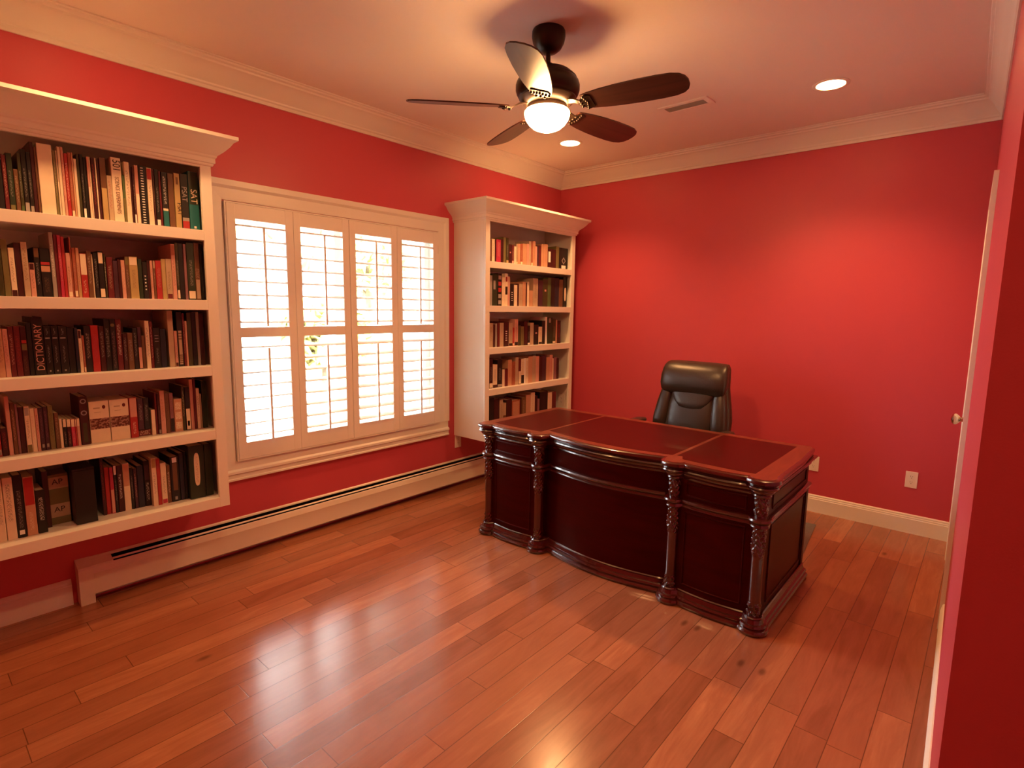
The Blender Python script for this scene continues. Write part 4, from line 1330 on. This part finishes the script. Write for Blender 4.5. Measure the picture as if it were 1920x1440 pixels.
    # applied panel beads on front and sides
    def bead(name, us, za, zb, fy, r=0.0045):
        b = MB()
        lo = [(u, fy(u) - 0.001, za) for u in us]; hi = [(u, fy(u) - 0.001, zb) for u in us]
        for p in (lo, hi): b.tube(p, r, 8)
        for u in (us[0], us[-1]): b.tube([(u, fy(u) - 0.001, za), (u, fy(u) - 0.001, zb)], r, 8)
        build(name, b, MAHOG, t, 60)
    for sg in (1, -1):
        us = [sg * (0.505 + 0.29 * k / 14) for k in range(15)]
        bead('panel_bead', us, 0.585, 0.650, front); bead('panel_bead', us, 0.115, 0.500, front)
        b = MB(); x = sg * 0.881
        for za, zb in ((0.585, 0.650), (0.115, 0.500)):
            y0, y1 = YP + 0.10, 0.36
            for p in ([(x, y0, za), (x, y1, za)], [(x, y0, zb), (x, y1, zb)], [(x, y0, za), (x, y0, zb)], [(x, y1, za), (x, y1, zb)]): b.tube(p, 0.0045, 8)
        build('side_panel_bead', b, MAHOG, t, 60)
        b = MB(); b.box(sg * 0.881 - 0.008, 0.375, 0.086, sg * 0.881 + 0.008, 0.4175, 0.528, 0.003); build('rear_stile', b, MAHOG, t)
desk()

# ------------------------------------------------------------------ office chair
def sring(cx, cy, z, w, d, n=3.2, k=36, lean=0.0):
    out = []
    for i in range(k):
        a = 2 * pi * i / k; c, s = cos(a), sin(a)
        out.append((1.08 * cx + 1.08 * w * math.copysign(abs(c) ** (2 / n), c), cy + d * math.copysign(abs(s) ** (2 / n), s), z))
    return out
def chair():
    t = thing('office_chair', 'dark brown leather executive office chair behind the desk', 'office chair', (-1.700, 3.790, 0), radians(-3))
    # seat
    b = MB(); b.loft([sring(0, 0, z, w, d) for z, w, d in ((0.405, .20, .20), (0.415, .245, .235), (0.44, .262, .255), (0.48, .268, .262), (0.515, .262, .255), (0.532, .235, .23), (0.538, .17, .17), (0.538, .05, .05))])
    build('seat', b, CHAIR, t, 60)
    # backrest with wings, leaning back
    def yb(z): return 0.215 + 0.20 * (z - 0.5)
    b = MB(); rings = []
    for z, w, d in ((0.470, .16, .02), (0.480, .225, .04), (0.52, .262, .058), (0.60, .282, .064), (0.70, .284, .064), (0.78, .272, .062), (0.86, .254, .058), (0.94, .238, .054), (1.02, .232, .052), (1.08, .226, .048), (1.112, .212, .036), (1.118, .17, .02)):
        rings.append(sring(0, yb(z), z, w, d, 3.4))
    b.loft(rings); build('backrest', b, CHAIR, t, 60)
    # soft middle of the back, overlapping flap, and stitched side rolls
    b = MB(); rings = []
    for z, w, d in ((0.540, .10, .01), (0.55, .14, .028), (0.60, .165, .040), (0.70, .170, .044), (0.80, .165, .042), (0.88, .150, .036), (0.925, .12, .02)):
        rings.append(sring(0.005, yb(z) - 0.048, z, w, d, 3.0))
    b.loft(rings); build('lumbar_cushion', b, CHAIR, t, 60)
    b = MB(); rings = []
    for z, w, d in ((0.775, .04, .006), (0.785, .085, .013), (0.82, .120, .020), (0.87, .150, .026), (0.93, .165, .026)):
        rings.append(sring(0.012, yb(z) - 0.085 + 0.25 * (z - 0.775) * 0.6, z, w, d, 2.6))
    b.loft(rings); build('back_flap', b, CHAIR, t, 60)
    for sg in (-1, 1):
        b = MB(); rings = []
        for z, w, d in ((0.56, .03, .02), (0.58, .048, .04), (0.68, .056, .048), (0.80, .052, .044), (0.90, .042, .036), (0.95, .025, .02)):
            rings.append(sring(sg * (0.222 - 0.10 * max(0, z - 0.62)), yb(z) - 0.040, z, w, d, 2.6, 20))
        b.loft(rings); build('side_bolster', b, CHAIR, t, 60)
    # headrest pillow
    b = MB(); rings = []
    for z, w, d, dy in ((0.872, .19, .008, 0.0), (0.880, .218, .028, -.002), (0.905, .234, .048, -.006), (0.950, .242, .062, -.010), (1.01, .242, .066, -.010), (1.055, .237, .062, -.006), (1.085, .232, .052, 0.002), (1.106, .222, .040, .012), (1.118, .204, .026, .022), (1.122, .15, .010, .026)):
        rings.append(sring(0, yb(z) - 0.052 + dy, z, w, d, 3.6, 40))
    b.loft(rings); build('headrest', b, CHAIR, t, 60)
    # arms
    for sg in (-1, 1):
        b = MB(); b.loft([sring(sg * 0.325, 0.0 + 0.0, z, w, d, 3.0, 28) for z, w, d in ((0.625, .030, .12), (0.632, .040, .150), (0.65, .044, .160), (0.662, .038, .150), (0.666, .02, .12))])
        a = build('armrest', b, CHAIR, t, 60)
        b = MB(); b.tube([(sg * 0.350, -0.10, 0.63), (sg * 0.352, -0.12, 0.54), (sg * 0.31, -0.06, 0.44), (sg * 0.24, 0.0, 0.405), (sg * 0.31, 0.06, 0.44), (sg * 0.352, 0.12, 0.54), (sg * 0.350, 0.10, 0.63)], 0.013, 10)
        build('arm_bracket', b, BLACKP, a, 60)
    b = MB(); b.box(-0.11, -0.13, 0.375, 0.11, 0.13, 0.408, 0.01); build('tilt_mechanism', b, BLACKP, t)
    b = MB(); b.lathe([(0.028, 0.12), (0.028, 0.26), (0.020, 0.262), (0.020, 0.38)], 20); build('gas_column', b, BLACKP, t, 40)
    b = MB(); b.lathe([(0.0001, 0.075), (0.045, 0.075), (0.050, 0.10), (0.042, 0.13), (0.0001, 0.132)], 24); build('base_hub', b, BLACKP, t, 40)
    for k in range(5):
        a = 2 * pi * k / 5 + 0.3
        ca, sa = cos(a), sin(a)
        b = MB(); rings = []
        for r, z, w, hh in ((0.03, 0.105, .026, .020), (0.14, 0.100, .023, .017), (0.25, 0.088, .019, .013), (0.305, 0.078, .016, .010)):
            rings.append([(r * ca - sa * w * x, r * sa + ca * w * x, z + hh * y) for x, y in ((-1, -.6), (-.8, -1), (.8, -1), (1, -.6), (.8, 1), (-.8, 1))])
        b.loft(rings); lg = build('base_leg', b, BLACKP, t, 40)
        b = MB()
        for s in (-0.012, 0.012):
            c = Vector((0.300 * ca - sa * s, 0.300 * sa + ca * s, 0.028 + 0.0085))
            m = Matrix.Translation(c) @ Matrix.Rotation(a, 4, 'Z') @ Matrix.Rotation(radians(90), 4, 'X')
            w = MB(); w.lathe([(0.0001, -0.008), (0.024, -0.008), (0.028, -0.004), (0.028, 0.004), (0.024, 0.008), (0.0001, 0.008)], 20); w.move(m); b.add(w.v, w.f)
        b.tube([(0.300 * ca, 0.300 * sa, 0.03), (0.300 * ca, 0.300 * sa, 0.075)], 0.007, 8)
        build('caster', b, BLACKP, lg, 40)
chair()

def mat():
    b = MB(); b.box(-1.15, -0.90, 0.0005, 0.0, 0.0, 0.0075, 0.003)
    o = build('chair_mat', b, principled('smoky_vinyl', (0.10, 0.075, 0.065), 0.22, noise=0.2, nscale=40, bump=0.2, bscale=300), None, 40, (-0.826, 4.277, 0))
    o.rotation_euler = (0, 0, radians(5.6))
    tag(o, 'thin dark vinyl chair mat on the floor behind the desk', 'chair mat')
mat()

# ------------------------------------------------------------------ outside the window
def outside():
    G0 = -0.55
    b = MB(); b.box(-60, -45, G0 - 0.2, XL - 0.165, 50, G0)
    struct('ground_outside', b, principled('pale_concrete', (0.46, 0.45, 0.42), 0.9, noise=0.08, nscale=0.6))
    b = MB(); b.box(-30, -30, G0 + 0.001, -17.5, 40, G0 + 0.03)
    o = build('lawn', b, principled('sunlit_lawn', (0.30, 0.36, 0.12), 0.9, noise=0.25, nscale=1.5), None)
    tag(o, 'bright lawn beyond the driveway seen through the shutters', 'lawn', kind='stuff')
    leafm = principled('pale_leaves', (0.48, 0.54, 0.27), 0.8, noise=0.35, nscale=2.5)
    leafy = principled('yellow_leaves', (0.60, 0.60, 0.26), 0.8, noise=0.3, nscale=2.5)
    bark = principled('bark', (0.20, 0.14, 0.10), 0.9, noise=0.3, nscale=12)
    rnd = random.Random(3)
    def tree(x, y, hgt, rad, m, lab):
        t = thing('garden_tree', lab, 'tree', (x, y, G0), 0, 'trees beyond the window')
        b = MB(); b.tube([(0, 0, 0), (0.05, 0.02, hgt * 0.35), (0.0, 0.1, hgt * 0.62)], [0.16, 0.12, 0.07], 10)
        for a in range(4): b.tube([(0.03, 0.05, hgt * (0.35 + 0.06 * a)), (rad * 0.6 * cos(a * 1.9), rad * 0.6 * sin(a * 1.9), hgt * (0.60 + 0.05 * a))], [0.06, 0.02], 7)
        build('trunk', b, bark, t, 60)
        b = MB()
        for k in range(520):
            th, ph, rr = rnd.random() * 2 * pi, math.acos(2 * rnd.random() - 1), rad * rnd.random() ** 0.4
            c = Vector((rr * sin(ph) * cos(th), rr * sin(ph) * sin(th), hgt * 0.70 + 0.75 * rr * cos(ph)))
            s = 0.16 + 0.16 * rnd.random(); q = Matrix.Rotation(rnd.random() * 6, 4, 'X') @ Matrix.Rotation(rnd.random() * 6, 4, 'Z')
            vs = [c + q @ Vector(p) for p in ((-s, 0, 0), (0, -s * .6, 0.03), (s, 0, 0), (0, s * .6, 0.03), (0, 0, s * .35))]
            b.add(vs, [(0, 1, 4), (1, 2, 4), (2, 3, 4), (3, 0, 4), (3, 2, 1, 0)])
        build('crown', b, m, t)
    tree(-11.5, 6.0, 6.5, 2.6, leafm, 'pale green tree outside, seen through the leftmost shutter')
    tree(-14.8, 10.1, 5.0, 1.6, leafy, 'yellow tree outside, seen through the third shutter')
    tree(-8.6, 5.0, 2.2, 0.8, leafy, 'low yellow shrub tree outside behind the second shutter')
    post = principled('porch_paint', (0.62, 0.64, 0.66), 0.6, noise=0.05, nscale=4)
    for (y, lab) in ((3.18, 'pale porch post outside, seen through the second shutter'), (4.40, 'pale porch post outside, seen through the rightmost shutter')):
        t = thing('porch_post', lab, 'porch post', (-5.2, y, G0), 0, 'porch posts outside')
        b = MB(); b.box(-0.085, -0.09, 0.0, 0.085, 0.09, 4.0, 0.004); build('post_shaft', b, post, t)
        b = MB()
        for k in range(20): b.box(-0.088, -0.07, 0.1 + 0.19 * k, 0.088, -0.01, 0.26 + 0.19 * k); b.box(-0.088, 0.01, 0.1 + 0.19 * k, 0.088, 0.07, 0.26 + 0.19 * k)
        build('post_panels', b, post, t)
        b = MB(); b.box(-0.12, -0.12, 0, 0.12, 0.12, 0.16, 0.01); build('post_base', b, post, t)
    # neighbouring house
    siding = principled('pale_siding', (0.60, 0.62, 0.64), 0.7, noise=0.04, nscale=2)
    t = thing('neighbour_house', 'pale house far across the lawn seen through the shutters', 'house', (-24.0, 14.0, G0 + 0.03))
    b = MB(); b.box(-3.0, -3.2, 0, 0, 6, 5.2)
    for k in range(34): b.loft([[(0.0, -3.2, 0.15 * k), (0.012, -3.2, 0.15 * k), (0.0, -3.2, 0.15 * k + 0.148)], [(0.0, 6, 0.15 * k), (0.012, 6, 0.15 * k), (0.0, 6, 0.15 * k + 0.148)]])
    build('house_wall', b, siding, t)
    b = MB(); b.loft([[(0.5, -3.7, 5.1), (-1.5, -3.7, 6.8), (-3.5, -3.7, 5.1)], [(0.5, 6.5, 5.1), (-1.5, 6.5, 6.8), (-3.5, 6.5, 5.1)]]); build('house_roof', b, principled('grey_shingles', (0.30, 0.29, 0.28), 0.9, noise=0.2, nscale=6), t)
    for y in (-2.2, -0.6, 1.2):
        b = MB(); b.box(0.0, y, 1.2, 0.05, y + 0.9, 2.9, 0.01); f = build('house_window', b, TRIM, t)
        b = MB(); b.box(0.051, y + 0.08, 1.28, 0.056, y + 0.82, 2.82); build('pane', b, principled('house_glass', (0.25, 0.29, 0.33), 0.15), f)
outside()
